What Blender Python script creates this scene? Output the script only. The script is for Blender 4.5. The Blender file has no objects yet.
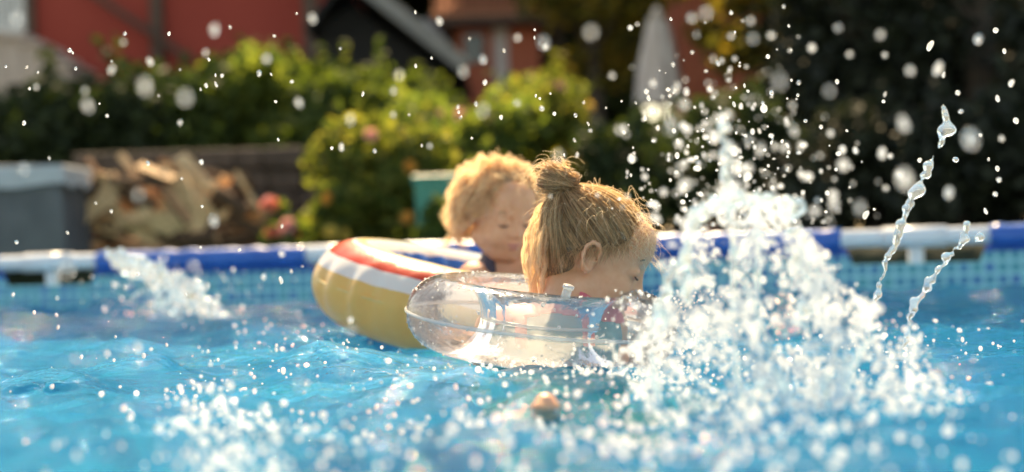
import bpy, math, random
import numpy as np
from mathutils import Vector, Matrix
rnd = random.Random(7)
rng = np.random.default_rng(11)
R = math.radians
sc = bpy.context.scene
COL = sc.collection

# ------------------------------------------------------------------ camera
W, H, FPX = 1024, 472, 1700.0
CAMZ = 1.03
cam_d = bpy.data.cameras.new('camera')
cam = bpy.data.objects.new('camera', cam_d); COL.objects.link(cam)
cam_d.sensor_width = 36.0
cam_d.lens = FPX / W * 36.0
cam_d.clip_start, cam_d.clip_end = 0.05, 500
roll, pitch = R(1.75), R(0.236)
fwd = Vector((0, math.cos(pitch), math.sin(pitch)))
rt0 = Vector((1, 0, 0)); up0 = rt0.cross(fwd)
rt = math.cos(roll) * rt0 - math.sin(roll) * up0
up = rt.cross(fwd)
cam.matrix_world = Matrix(((rt.x, up.x, -fwd.x, 0), (rt.y, up.y, -fwd.y, 0), (rt.z, up.z, -fwd.z, CAMZ), (0, 0, 0, 1)))
cam_d.dof.use_dof = True
cam_d.dof.focus_distance = 2.70
cam_d.dof.aperture_fstop = 2.15
sc.camera = cam

def at(px, py, Y):
    d = fwd + rt * ((px - W / 2) / FPX) + up * ((H / 2 - py) / FPX)
    s = Y / d.y
    return Vector((0, 0, CAMZ)) + d * s

# ------------------------------------------------------------------ light
SUN_EL, SUN_AZ = R(47), R(-6)          # azimuth from +Y (straight ahead), negative = left
to_sun = Vector((math.sin(SUN_AZ) * math.cos(SUN_EL), math.cos(SUN_AZ) * math.cos(SUN_EL), math.sin(SUN_EL)))
world = bpy.data.worlds.new('World'); sc.world = world; world.use_nodes = True
wn = world.node_tree
bg = wn.nodes['Background']
sky = wn.nodes.new('ShaderNodeTexSky'); sky.sky_type = 'NISHITA'; sky.sun_disc = False
sky.sun_elevation = SUN_EL; sky.sun_rotation = SUN_AZ
sky.dust_density = 1.0
wn.links.new(sky.outputs[0], bg.inputs[0]); bg.inputs[1].default_value = 0.13
sl = bpy.data.lights.new('sun', 'SUN'); sl.energy = 5.0; sl.angle = R(0.53); sl.color = (1.0, 0.89, 0.72)
sun = bpy.data.objects.new('sun', sl); COL.objects.link(sun)
sun.rotation_euler = to_sun.to_track_quat('Z', 'Y').to_euler()
sun.location = (0, 0, 12)
vs = sc.view_settings
vs.view_transform = 'Standard'; vs.look = 'None'; vs.gamma = 1.0; vs.exposure = 1.3
vs.use_white_balance = True; vs.white_balance_temperature = 9600; vs.white_balance_tint = 10
sc.cycles.use_denoising = True
sc.cycles.max_bounces = 14
sc.cycles.transparent_max_bounces = 24
sc.cycles.transmission_bounces = 10
sc.cycles.sample_clamp_indirect = 6.0
sc.cycles.sample_clamp_direct = 0.0
sc.cycles.caustics_reflective = True
sc.cycles.caustics_refractive = True
sc.cycles.blur_glossy = 0.6

# ------------------------------------------------------------------ materials
class NT:
    def __init__(s, name):
        s.m = bpy.data.materials.new(name); s.m.use_nodes = True
        s.t = s.m.node_tree; s.t.nodes.clear()
        s.out = s.n('OutputMaterial')
    def n(s, kind, **kw):
        nd = s.t.nodes.new('ShaderNode' + kind)
        for k, v in kw.items():
            if k in nd.inputs: s.put(nd.inputs[k], v)
            else: setattr(nd, k, v)
        return nd
    def put(s, sock, v):
        if isinstance(v, bpy.types.NodeSocket): s.t.links.new(v, sock)
        elif isinstance(v, (tuple, list)) and len(v) == 3 and sock.type == 'RGBA': sock.default_value = (*v, 1)
        else: sock.default_value = v
    def mix(s, fac, a, b):
        nd = s.n('MixShader'); s.put(nd.inputs[0], fac); s.put(nd.inputs[1], a); s.put(nd.inputs[2], b); return nd.outputs[0]
    def mixc(s, fac, a, b, mode='MIX'):
        nd = s.n('Mix', data_type='RGBA', blend_type=mode); s.put(nd.inputs[0], fac); s.put(nd.inputs[6], a); s.put(nd.inputs[7], b); return nd.outputs[2]
    def ramp(s, fac, stops):
        nd = s.n('ValToRGB'); s.put(nd.inputs[0], fac); e = nd.color_ramp.elements
        while len(e) < len(stops): e.new(0.5)
        for i, (p, c) in enumerate(stops): e[i].position = p; e[i].color = (*c, 1)
        return nd.outputs[0]
    def noise(s, scale, detail=3, vec=None, rough=0.55):
        nd = s.n('TexNoise', Scale=scale, Detail=detail, Roughness=rough)
        s.put(nd.inputs['Vector'], vec if vec else s.obj())
        return nd.outputs[0]
    def obj(s): return s.n('TexCoord').outputs['Object']
    def bump(s, h, strength=0.3, dist=0.01):
        return s.n('Bump', Height=h, Strength=strength, Distance=dist).outputs[0]
    def math(s, op, a, b=0.0):
        nd = s.n('Math', operation=op); s.put(nd.inputs[0], a); s.put(nd.inputs[1], b); return nd.outputs[0]
    def done(s, sh):
        s.put(s.out.inputs[0], sh); return s.m

def surf(name, c1, c2, scale=8, rough=0.6, bump=0.2, dist=0.01, detail=4, **kw):
    t = NT(name)
    nz = t.noise(scale, detail)
    col = t.ramp(nz, [(0.3, c1), (0.7, c2)])
    p = t.n('BsdfPrincipled', **{'Base Color': col, 'Roughness': rough, **kw})
    t.put(p.inputs['Normal'], t.bump(nz, bump, dist))
    return t.done(p.outputs[0])

def leafmat(name, cols, trans=0.5, transcol=None, rough=0.75):
    t = NT(name)
    g = t.n('NewGeometry')
    n = len(cols)
    c = t.ramp(g.outputs['Random Per Island'], [((i + 0.0) / max(1, n - 1), cc) for i, cc in enumerate(cols)])
    p = t.n('BsdfPrincipled', **{'Base Color': c, 'Roughness': rough})
    tc = t.mixc(1.0, c, transcol or (1.6, 1.5, 0.7), 'MULTIPLY')
    tr = t.n('BsdfTranslucent', Color=tc)
    return t.done(t.mix(trans, p.outputs[0], tr.outputs[0]))

M = {}
M['grass'] = surf('grass', (0.012, 0.016, 0.007), (0.03, 0.034, 0.014), 14, 0.9, 0.6, 0.03)
M['redwall'] = surf('red_render', (0.38, 0.05, 0.032), (0.45, 0.066, 0.042), 1.3, 0.85, 0.2, 0.01)
M['redwood'] = surf('red_timber', (0.5, 0.11, 0.055), (0.64, 0.18, 0.09), 3, 0.8, 0.2, 0.01)
M['stone'] = surf('pale_stone', (0.56, 0.42, 0.34), (0.7, 0.55, 0.46), 6, 0.85, 0.4, 0.02)
M['whitepaint'] = surf('white_paint', (0.72, 0.70, 0.66), (0.8, 0.78, 0.75), 5, 0.5, 0.05)
M['greypaint'] = surf('grey_board', (0.22, 0.21, 0.2), (0.32, 0.3, 0.28), 5, 0.7, 0.2)
M['brownpaint'] = surf('brown_board', (0.09, 0.05, 0.035), (0.14, 0.08, 0.05), 5, 0.7, 0.2)
M['darkroof'] = surf('dark_roof', (0.007, 0.006, 0.006), (0.014, 0.012, 0.011), 7, 0.8, 0.3)
M['tile'] = surf('clay_tile', (0.55, 0.2, 0.1), (0.68, 0.3, 0.17), 6, 0.8, 0.3)
M['glass'] = surf('window_glass', (0.05, 0.06, 0.07), (0.07, 0.08, 0.09), 3, 0.08, 0.0)
M['bark'] = surf('bark', (0.05, 0.035, 0.025), (0.1, 0.07, 0.05), 22, 0.9, 0.7, 0.02)
M['log_bark'] = surf('log_bark', (0.045, 0.02, 0.01), (0.13, 0.062, 0.03), 30, 0.9, 0.7, 0.01)
M['log_face'] = surf('split_wood', (0.52, 0.28, 0.13), (0.78, 0.52, 0.30), 40, 0.8, 0.4, 0.005)
M['log_face2'] = surf('split_wood_orange', (0.42, 0.2, 0.1), (0.58, 0.33, 0.18), 40, 0.8, 0.4, 0.005)
M['cover'] = surf('grey_tarp', (0.055, 0.06, 0.072), (0.09, 0.095, 0.11), 7, 0.55, 0.3, 0.02)
M['cover_lid'] = surf('pale_tarp', (0.34, 0.36, 0.39), (0.42, 0.44, 0.47), 7, 0.5, 0.3, 0.02)
M['teal'] = surf('teal_plastic', (0.01, 0.2, 0.15), (0.015, 0.25, 0.19), 4, 0.4, 0.05)
M['canvas'] = surf('cream_canvas', (0.62, 0.5, 0.44), (0.75, 0.64, 0.57), 9, 0.85, 0.3, 0.02)
M['tube'] = surf('white_steel_tube', (0.74, 0.76, 0.78), (0.8, 0.81, 0.82), 20, 0.3, 0.03)
M['sleeve'] = surf('blue_vinyl', (0.003, 0.10, 0.40), (0.005, 0.13, 0.48), 6, 0.32, 0.25, 0.02)
M['earth'] = surf('earth', (0.05, 0.035, 0.025), (0.09, 0.065, 0.045), 9, 0.95, 0.6, 0.03)
M['skin'] = surf('skin', (0.68, 0.325, 0.18), (0.74, 0.39, 0.235), 60, 0.42, 0.06, 0.002,
                 **{'Subsurface Weight': 0.25, 'Subsurface Radius': (0.02, 0.008, 0.004), 'Subsurface Scale': 0.5})
M['lips'] = surf('lips', (0.52, 0.18, 0.15), (0.57, 0.22, 0.18), 60, 0.35, 0.05, 0.002)
M['lash'] = surf('lash', (0.05, 0.03, 0.02), (0.09, 0.05, 0.03), 60, 0.6, 0.0)
M['suit_teal'] = surf('teal_swimsuit', (0.02, 0.26, 0.29), (0.04, 0.36, 0.38), 35, 0.6, 0.2, 0.003)
M['suit_pink'] = surf('pink_trim', (0.70, 0.12, 0.16), (0.80, 0.2, 0.24), 35, 0.6, 0.2, 0.003)
M['strap'] = surf('dark_strap', (0.03, 0.03, 0.05), (0.06, 0.05, 0.08), 35, 0.6, 0.2, 0.003)

def hairmat(name, c, c2, trans, strands=True):
    t = NT(name)
    n = t.n('HairInfo').outputs['Random'] if strands else t.noise(55, 2)
    col = t.ramp(n, [(0.1, c), (0.9, c2)])
    p = t.n('BsdfPrincipled', **{'Base Color': col, 'Roughness': 0.38, 'Specular IOR Level': 0.6})
    tr = t.n('BsdfTranslucent', Color=t.mixc(1.0, col, (1.5, 1.35, 1.1), 'MULTIPLY'))  # transmitted colour raised to brighten the backlit rims
    return t.done(t.mix(trans, p.outputs[0], tr.outputs[0]))
M['hair_a'] = hairmat('dark_blond_hair', (0.27, 0.17, 0.09), (0.76, 0.57, 0.36), 0.55)
M['hair_a_base'] = hairmat('dark_blond_hair_mass', (0.11, 0.07, 0.042), (0.24, 0.16, 0.095), 0.1, False)
M['hair_b'] = hairmat('light_curly_hair', (0.52, 0.41, 0.28), (0.82, 0.70, 0.55), 0.62)
M['hair_b_base'] = hairmat('light_hair_mass', (0.24, 0.155, 0.085), (0.40, 0.27, 0.155), 0.15, False)

def water_mat():
    t = NT('pool_water')
    n1 = t.noise(38, 3); n2 = t.noise(110, 2)
    h = t.math('ADD', n1, t.math('MULTIPLY', n2, 0.35))
    nb = t.bump(h, 0.9, 0.007)
    tint = (0.01, 0.745, 0.95)
    rf = t.n('BsdfRefraction', Color=tint, Roughness=0.0, IOR=1.33, Normal=nb)
    tp = t.n('BsdfTransparent', Color=(0.015, 0.765, 0.95))
    body = t.mix(0.5, rf.outputs[0], tp.outputs[0])
    # turquoise diffuse for fine air bubbles, also stands in for the sunlit water body
    df = t.n('BsdfDiffuse', Color=(0.003, 0.31, 0.56), Normal=nb)
    body = t.mix(0.13, body, df.outputs[0])
    gl = t.n('BsdfGlossy', Color=(1, 1, 1), Roughness=0.03, Normal=nb)
    fr = t.n('Fresnel', IOR=1.11, Normal=nb)
    return t.done(t.mix(t.math('MULTIPLY', fr.outputs[0], 0.6), body, gl.outputs[0]))
M['water'] = water_mat()

def drop_mat(name, white, tint=(0.93, 0.97, 1.0)):
    t = NT(name)
    gls = t.n('BsdfGlass', Color=tint, Roughness=0.12, IOR=1.33)
    tl = t.n('BsdfTranslucent', Color=(0.95, 0.94, 0.92))
    df = t.n('BsdfDiffuse', Color=(0.9, 0.9, 0.9))
    w = t.mix(0.35, tl.outputs[0], df.outputs[0])  # white scatter stands in for backlit glints in drops; aeration in splash and foam
    return t.done(t.mix(white, gls.outputs[0], w))
M['drop'] = drop_mat('spray_drop', 0.46)
M['gush'] = drop_mat('gush_water', 0.16, (0.85, 0.95, 1.0))
M['splash'] = drop_mat('splash_water', 0.2, (0.82, 0.95, 1.0))
M['drop_clear'] = drop_mat('clear_drop', 0.35); M['drop_faint'] = drop_mat('faint_drop', 0.15)
M['foam'] = drop_mat('foam', 0.62)

def vinyl_mat():
    t = NT('clear_vinyl')
    nz = t.math('ADD', t.noise(16, 2), t.math('MULTIPLY', t.noise(70, 3), 0.4)); nb = t.bump(nz, 0.5, 0.008)
    tp = t.n('BsdfTransparent', Color=(0.965, 0.97, 0.965))
    df = t.n('BsdfTranslucent', Color=(0.93, 0.88, 0.88))
    body = t.mix(0.24, tp.outputs[0], df.outputs[0])
    gl = t.n('BsdfGlossy', Color=(1, 1, 1), Roughness=0.07, Normal=nb)
    lw = t.n('Fresnel', IOR=1.32, Normal=nb)
    return t.done(t.mix(lw.outputs[0], body, gl.outputs[0]))
M['vinyl'] = vinyl_mat()
def seam_mat():
    t = NT('vinyl_seam')
    tp = t.n('BsdfTransparent', Color=(0.9, 0.92, 0.92)); p = t.n('BsdfPrincipled', **{'Base Color': (0.85, 0.85, 0.84), 'Roughness': 0.25})
    return t.done(t.mix(0.4, tp.outputs[0], p.outputs[0]))
M['seam'] = seam_mat()

def stripe_mat():
    # printed concentric bands, read from the tube angle stored as uv.y
    t = NT('striped_vinyl')
    uv = t.n('UVMap', uv_map='UVMap'); sep = t.n('SeparateXYZ', Vector=uv.outputs[0])
    nd = t.n('ValToRGB'); t.put(nd.inputs[0], sep.outputs[1]); nd.color_ramp.interpolation = 'CONSTANT'
    st = [(0.0, (0.86, 0.53, 0.16)), (0.55, (0.85, 0.83, 0.8)), (0.612, (0.76, 0.055, 0.02)), (0.705, (0.86, 0.84, 0.8)), (0.72, (0.86, 0.66, 0.26)),
          (0.755, (0.55, 0.72, 0.82)), (0.80, (0.85, 0.85, 0.84)), (0.85, (0.02, 0.17, 0.62))]
    e = nd.color_ramp.elements
    while len(e) < len(st): e.new(0.5)
    for i, (p, c) in enumerate(st): e[i].position = p; e[i].color = (*c, 1)
    p = t.n('BsdfPrincipled', **{'Base Color': nd.outputs[0], 'Roughness': 0.3})
    t.put(p.inputs['Normal'], t.bump(t.noise(14, 3), 0.3, 0.012))
    tr = t.n('BsdfTranslucent', Color=nd.outputs[0])
    return t.done(t.mix(0.3, p.outputs[0], tr.outputs[0]))
M['stripe'] = stripe_mat()

def liner_mat():
    t = NT('pool_liner')
    o = t.obj(); s = t.n('SeparateXYZ', Vector=o)
    def cell(v, size, w):
        f = t.math('FRACT', t.math('DIVIDE', v, size)); return t.math('LESS_THAN', f, w)
    gx = cell(s.outputs[0], 0.04, 0.3); gz = cell(s.outputs[2], 0.04, 0.3)
    line = t.math('MAXIMUM', gx, gz)
    o2 = t.n('VectorMath', operation='DIVIDE'); t.put(o2.inputs[0], o); o2.inputs[1].default_value = (0.04, 0.04, 0.04)
    fl = t.n('VectorMath', operation='FLOOR'); t.put(fl.inputs[0], o2.outputs[0])
    wnz = t.n('TexWhiteNoise', noise_dimensions='3D'); t.put(wnz.inputs['Vector'], fl.outputs[0])
    tile = t.ramp(wnz.outputs[0], [(0.0, (0.006, 0.15, 0.40)), (0.5, (0.012, 0.24, 0.40)), (1.0, (0.03, 0.34, 0.38))])
    mosaic = t.mixc(line, tile, (0.2, 0.58, 0.62))
    band = t.math('MULTIPLY', t.math('GREATER_THAN', s.outputs[2], 0.70), t.math('LESS_THAN', s.outputs[2], 0.957))
    plain = t.ramp(t.noise(2.5, 3), [(0.3, (0.004, 0.24, 0.40)), (0.7, (0.008, 0.29, 0.45))])
    top = t.math('GREATER_THAN', s.outputs[2], 0.957)
    c = t.mixc(band, plain, mosaic); c = t.mixc(top, c, (0.006, 0.09, 0.46))
    p = t.n('BsdfPrincipled', **{'Base Color': c, 'Roughness': 0.35})
    t.put(p.inputs['Normal'], t.bump(t.noise(5, 3), 0.25, 0.03))
    return t.done(p.outputs[0])
M['liner'] = liner_mat()
def floor_mat():
    t = NT('pool_floor')
    c = t.ramp(t.noise(2.5, 3), [(0.3, (0.002, 0.17, 0.32)), (0.7, (0.004, 0.22, 0.38))])
    # mottled pattern of the print
    v = t.n('TexVoronoi', feature='DISTANCE_TO_EDGE', Scale=7.0); t.put(v.inputs['Vector'], t.obj())
    l = t.math('LESS_THAN', v.outputs['Distance'], 0.05)
    c2 = t.mixc(t.math('MULTIPLY', l, 0.5), c, (0.08, 0.5, 0.6))
    p = t.n('BsdfPrincipled', **{'Base Color': c2, 'Roughness': 0.4})
    return t.done(p.outputs[0])
M['floor'] = floor_mat()

# ------------------------------------------------------------------ mesh helpers
def link(o, parent=None, mat=None):
    COL.objects.link(o)
    if parent: o.parent = parent
    if mat is not None: o.data.materials.append(M[mat] if isinstance(mat, str) else mat)
    return o
def mesh(name, v, f, mat=None, parent=None, smooth=False):
    me = bpy.data.meshes.new(name)
    v = np.asarray(v, dtype=np.float32)
    if isinstance(f, np.ndarray):
        k = f.shape[1]; n = len(f)
        me.vertices.add(len(v)); me.vertices.foreach_set('co', v.ravel())
        me.loops.add(n * k); me.loops.foreach_set('vertex_index', f.astype(np.int32).ravel())
        me.polygons.add(n); me.polygons.foreach_set('loop_start', np.arange(0, n * k, k, dtype=np.int32))
        me.update(calc_edges=True); me.validate()
    else:
        me.from_pydata([tuple(map(float, p)) for p in v], [], f); me.update()
    if smooth: me.polygons.foreach_set('use_smooth', np.ones(len(me.polygons), dtype=bool))
    return link(bpy.data.objects.new(name, me), parent, mat)
def empty(name, loc=(0, 0, 0), rz=0):
    o = bpy.data.objects.new(name, None); COL.objects.link(o); o.location = loc; o.rotation_euler = (0, 0, rz); o.empty_display_size = 0.1
    return o
def tag(o, label, cat=None, group=None, kind=None):
    o['label'] = label
    if cat: o['category'] = cat
    if group: o['group'] = group
    if kind: o['kind'] = kind
    return o
class MB:
    def __init__(s): s.v = []; s.f = []
    def add(s, v, f):
        b = len(s.v); s.v += [tuple(p) for p in v]; s.f += [[i + b for i in q] for q in f]; return s
    def box(s, x0, x1, y0, y1, z0, z1):
        v = [(x, y, z) for z in (z0, z1) for y in (y0, y1) for x in (x0, x1)]
        return s.add(v, [[0, 2, 3, 1], [4, 5, 7, 6], [0, 1, 5, 4], [2, 6, 7, 3], [0, 4, 6, 2], [1, 3, 7, 5]])
    def prism(s, poly, y0, y1):
        n = len(poly)
        v = [(x, y0, z) for x, z in poly] + [(x, y1, z) for x, z in poly]
        return s.add(v, [list(range(n)), list(range(2 * n - 1, n - 1, -1))] + [[i, i + n, (i + 1) % n + n, (i + 1) % n] for i in range(n)])
    def tube(s, pts, rad, n=8, caps=True):
        pts = [Vector(p) for p in pts]; rings = []
        if not hasattr(rad, '__len__'): rad = [rad] * len(pts)
        ref = Vector((0.13, 0.31, 0.94))
        for i, p in enumerate(pts):
            d = (pts[min(i + 1, len(pts) - 1)] - pts[max(i - 1, 0)]).normalized()
            a = d.cross(ref)
            if a.length < 0.1: a = d.cross(Vector((1, 0, 0)))
            a.normalize(); b = d.cross(a)
            rings.append([p + (a * math.cos(2 * math.pi * k / n) + b * math.sin(2 * math.pi * k / n)) * rad[i] for k in range(n)])
        v = [q for r in rings for q in r]
        f = [[i * n + k, i * n + (k + 1) % n, (i + 1) * n + (k + 1) % n, (i + 1) * n + k] for i in range(len(pts) - 1) for k in range(n)]
        if caps: f += [list(range(n - 1, -1, -1)), list(range((len(pts) - 1) * n, len(pts) * n))]
        return s.add(v, f)
    def build(s, name, mat, parent=None, smooth=False, bevel=0):
        o = mesh(name, s.v, s.f, mat, parent, smooth)
        if bevel:
            b = o.modifiers.new('bevel', 'BEVEL'); b.width = bevel; b.segments = 2; b.limit_method = 'ANGLE'
        return o

def ico(sub=1):
    t = (1 + 5 ** .5) / 2
    v = [(-1, t, 0), (1, t, 0), (-1, -t, 0), (1, -t, 0), (0, -1, t), (0, 1, t), (0, -1, -t), (0, 1, -t), (t, 0, -1), (t, 0, 1), (-t, 0, -1), (-t, 0, 1)]
    v = [np.array(p) / np.linalg.norm(p) for p in v]
    f = [(0, 11, 5), (0, 5, 1), (0, 1, 7), (0, 7, 10), (0, 10, 11), (1, 5, 9), (5, 11, 4), (11, 10, 2), (10, 7, 6), (7, 1, 8), (3, 9, 4), (3, 4, 2), (3, 2, 6), (3, 6, 8), (3, 8, 9), (4, 9, 5), (2, 4, 11), (6, 2, 10), (8, 6, 7), (9, 8, 1)]
    for _ in range(sub):
        cache = {}; nf = []
        def mid(a, b):
            k = (min(a, b), max(a, b))
            if k not in cache:
                m = v[a] + v[b]; v.append(m / np.linalg.norm(m)); cache[k] = len(v) - 1
            return cache[k]
        for a, b, c in f:
            x, y, z = mid(a, b), mid(b, c), mid(c, a); nf += [(a, x, z), (b, y, x), (c, z, y), (x, y, z)]
        f = nf
    return np.array(v, dtype=np.float32), np.array(f, dtype=np.int32)
def drops_mesh(name, pos, rad, mat, sub=1, stretch=None):
    iv, jf = ico(sub)
    pos = np.asarray(pos, np.float32); rad = np.asarray(rad, np.float32)
    sc3 = rad[:, None] * (stretch if stretch is not None else (1 + rng.normal(0, 0.14, (len(pos), 3)).astype(np.float32)))
    v = (iv[None] * sc3[:, None, :] + pos[:, None, :]).reshape(-1, 3)
    f = (jf[None] + (np.arange(len(pos)) * len(iv))[:, None, None]).reshape(-1, 3)
    return mesh(name, v, f, mat, smooth=True)

# ---- signed distance field -> mesh (surface nets)
class Field:
    def __init__(s, lo, hi, h):
        s.lo = np.array(lo, np.float32); s.h = h
        s.n = np.ceil((np.array(hi) - s.lo) / h).astype(int) + 1
        s.F = np.full(s.n, 1.0, np.float32)
    def block(s, a, b):
        i0 = np.clip(np.floor((np.array(a) - s.lo) / s.h).astype(int), 0, s.n); i1 = np.clip(np.ceil((np.array(b) - s.lo) / s.h).astype(int) + 1, 0, s.n)
        if np.any(i1 <= i0): return None, None
        ax = [s.lo[k] + s.h * np.arange(i0[k], i1[k], dtype=np.float32) for k in range(3)]
        P = np.stack(np.meshgrid(*ax, indexing='ij'), -1)
        return (slice(i0[0], i1[0]), slice(i0[1], i1[1]), slice(i0[2], i1[2])), P
    def _op(s, sl, d, k, sub):
        F = s.F[sl]
        if sub:
            hh = np.clip(0.5 - 0.5 * (F + d) / k, 0, 1); s.F[sl] = F * (1 - hh) - d * hh + k * hh * (1 - hh)
        else:
            hh = np.clip(0.5 + 0.5 * (d - F) / k, 0, 1); s.F[sl] = d * (1 - hh) + F * hh - k * hh * (1 - hh)
    def ell(s, c, r, Rm=None, k=0.01, sub=False):
        c = np.array(c, np.float32); r = np.array(r if hasattr(r, '__len__') else (r,) * 3, np.float32)
        m = r.max() + k * 2 + 3 * s.h
        sl, P = s.block(c - m, c + m)
        if sl is None: return
        p = P - c
        if Rm is not None: p = p @ np.asarray(Rm, np.float32)
        k0 = np.linalg.norm(p / r, axis=-1); k1 = np.linalg.norm(p / (r * r), axis=-1) + 1e-6
        s._op(sl, k0 * (k0 - 1) / k1, k, sub)
    def cap(s, a, b, ra, rb, k=0.01, sub=False):
        a = np.array(a, np.float32); b = np.array(b, np.float32); m = max(ra, rb) + 2 * k + 3 * s.h
        sl, P = s.block(np.minimum(a, b) - m, np.maximum(a, b) + m)
        if sl is None: return
        ab = b - a; t = np.clip(((P - a) @ ab) / max(1e-9, ab @ ab), 0, 1)
        d = np.linalg.norm(P - a - t[..., None] * ab, axis=-1) - (ra + (rb - ra) * t)
        s._op(sl, d, k, sub)
    def chain(s, pts, rads, k=0.01):
        for i in range(len(pts) - 1): s.cap(pts[i], pts[i + 1], rads[i], rads[i + 1], k)
    def points(s):
        return s.block(s.lo, s.lo + s.h * (s.n - 1))[1]
    def polygonise(s, F=None):
        F = s.F if F is None else F
        F = np.pad(F, 1, constant_values=1.0); org = s.lo - s.h
        ins = F < 0; nx, ny, nz = np.array(F.shape) - 1
        cnt = np.zeros((nx, ny, nz), np.float32); acc = np.zeros((nx, ny, nz, 3), np.float32)
        def cs(o): return tuple(slice(o[k], o[k] + (nx, ny, nz)[k]) for k in range(3))
        for axis in range(3):
            oth = [k for k in range(3) if k != axis]
            for i in (0, 1):
                for j in (0, 1):
                    o = [0, 0, 0]; o[oth[0]] = i; o[oth[1]] = j; o2 = list(o); o2[axis] = 1
                    A = F[cs(o)]; B = F[cs(o2)]; x = (A < 0) != (B < 0)
                    t = np.where(x, A / np.where(A == B, 1, A - B), 0)
                    cnt += x
                    for k in range(3): acc[..., k] += np.where(x, t if k == axis else o[k], 0)
        act = cnt > 0; idx = np.full(act.shape, -1, np.int64); idx[act] = np.arange(act.sum())
        base = np.argwhere(act)
        V = (base + acc[act] / cnt[act][:, None]) * s.h + org
        quads = []
        for axis in range(3):
            oth = [(axis + 1) % 3, (axis + 2) % 3]
            a = np.moveaxis(ins, axis, 0); x = a[:-1] != a[1:]
            x = np.moveaxis(x, 0, axis)
            ii = np.argwhere(x)
            ii = ii[(ii[:, oth[0]] > 0) & (ii[:, oth[1]] > 0) & (ii[:, oth[0]] < F.shape[oth[0]] - 1) & (ii[:, oth[1]] < F.shape[oth[1]] - 1)]
            e0 = np.zeros(3, int); e0[oth[0]] = 1; e1 = np.zeros(3, int); e1[oth[1]] = 1
            g = lambda q: idx[q[:, 0], q[:, 1], q[:, 2]]
            Q = np.stack([g(ii - e0 - e1), g(ii - e1), g(ii), g(ii - e0)], 1)
            flip = ~ins[ii[:, 0], ii[:, 1], ii[:, 2]]
            Q[flip] = Q[flip][:, ::-1]
            quads.append(Q)
        return V, np.concatenate(quads)
    def build(s, name, mat, parent=None, F=None):
        V, Q = s.polygonise(F)
        return mesh(name, V, Q, mat, parent, smooth=True)

def hair_curves(name, strands, r0, r1, mat, parent):
    """strands: array (n, m, 3)"""
    n, m, _ = strands.shape
    hc = bpy.data.hair_curves.new(name); hc.add_curves([m] * n)
    hc.position_data.foreach_set('vector', strands.astype(np.float32).ravel())
    a = hc.attributes.get('radius') or hc.attributes.new('radius', 'FLOAT', 'POINT')
    a.data.foreach_set('value', np.tile(np.linspace(r0, r1, m).astype(np.float32), n))
    return link(bpy.data.objects.new(name, hc), parent, mat)

def leaves(name, pos, size, mat, parent=None, flat=0.0):
    pos = np.asarray(pos); n = len(pos)
    q = rng.normal(size=(n, 3)); q[:, 2] *= (1 - flat); q /= np.linalg.norm(q, axis=1)[:, None]
    w = rng.normal(size=(n, 3)); w -= (w * q).sum(1)[:, None] * q; w /= np.linalg.norm(w, axis=1)[:, None]
    b = np.cross(q, w)
    s = size * rng.uniform(0.6, 1.4, n)[:, None]
    v = np.stack([pos - q * s, pos + w * s * .55 + b * s * .12, pos + q * s, pos - w * s * .55 + b * s * .12], 1).reshape(-1, 3)
    i = np.arange(n)[:, None] * 4
    f = np.concatenate([i + np.array([[0, 1, 2]]), i + np.array([[0, 2, 3]])])
    return mesh(name, v, f, mat, parent)

# ================================================================== THE SETTING
WATER = 0.83
TER = 1.0                                   # garden terrace level behind the pool
PL = Vector((-1.93, 6.4, 0)); PR = Vector((1.63, 5.4, 0))
U = (PR - PL).normalized(); N = Vector((U.y, -U.x, 0))       # N points into the pool, to the camera
if N.y > 0: N = -N
ANG = math.atan2(U.y, U.x)

xs = np.concatenate([np.linspace(-60, -6, 12), np.linspace(-5.5, 5.5, 56), np.linspace(6, 60, 12)]); ys = np.concatenate([np.linspace(-40, 5, 16), np.linspace(5.5, 9.5, 81), np.linspace(10, 120, 34)])
gx, gy = np.meshgrid(xs, ys, indexing='ij')
off = (gy + 0.27 * gx) - 7.35
gz = TER * 0.995 * (1 / (1 + np.exp(-np.clip((off - 0.35) * 22.0, -50, 50)))) + 0.03 * np.sin(gx * 1.3) * np.cos(gy * 0.9) * (off > 2)
gz = np.where(off > 1, np.minimum(gz, TER), gz)
gv = np.stack([gx, gy, gz], -1).reshape(-1, 3)
ny_ = len(ys); i, j = np.meshgrid(np.arange(len(xs) - 1), np.arange(ny_ - 1), indexing='ij'); a = (i * ny_ + j).ravel()
o = mesh('ground', gv, np.stack([a, a + ny_, a + ny_ + 1, a + 1], 1), 'grass', smooth=True); o['kind'] = 'structure'; o['label'] = 'garden lawn and raised bank behind the pool'

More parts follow.
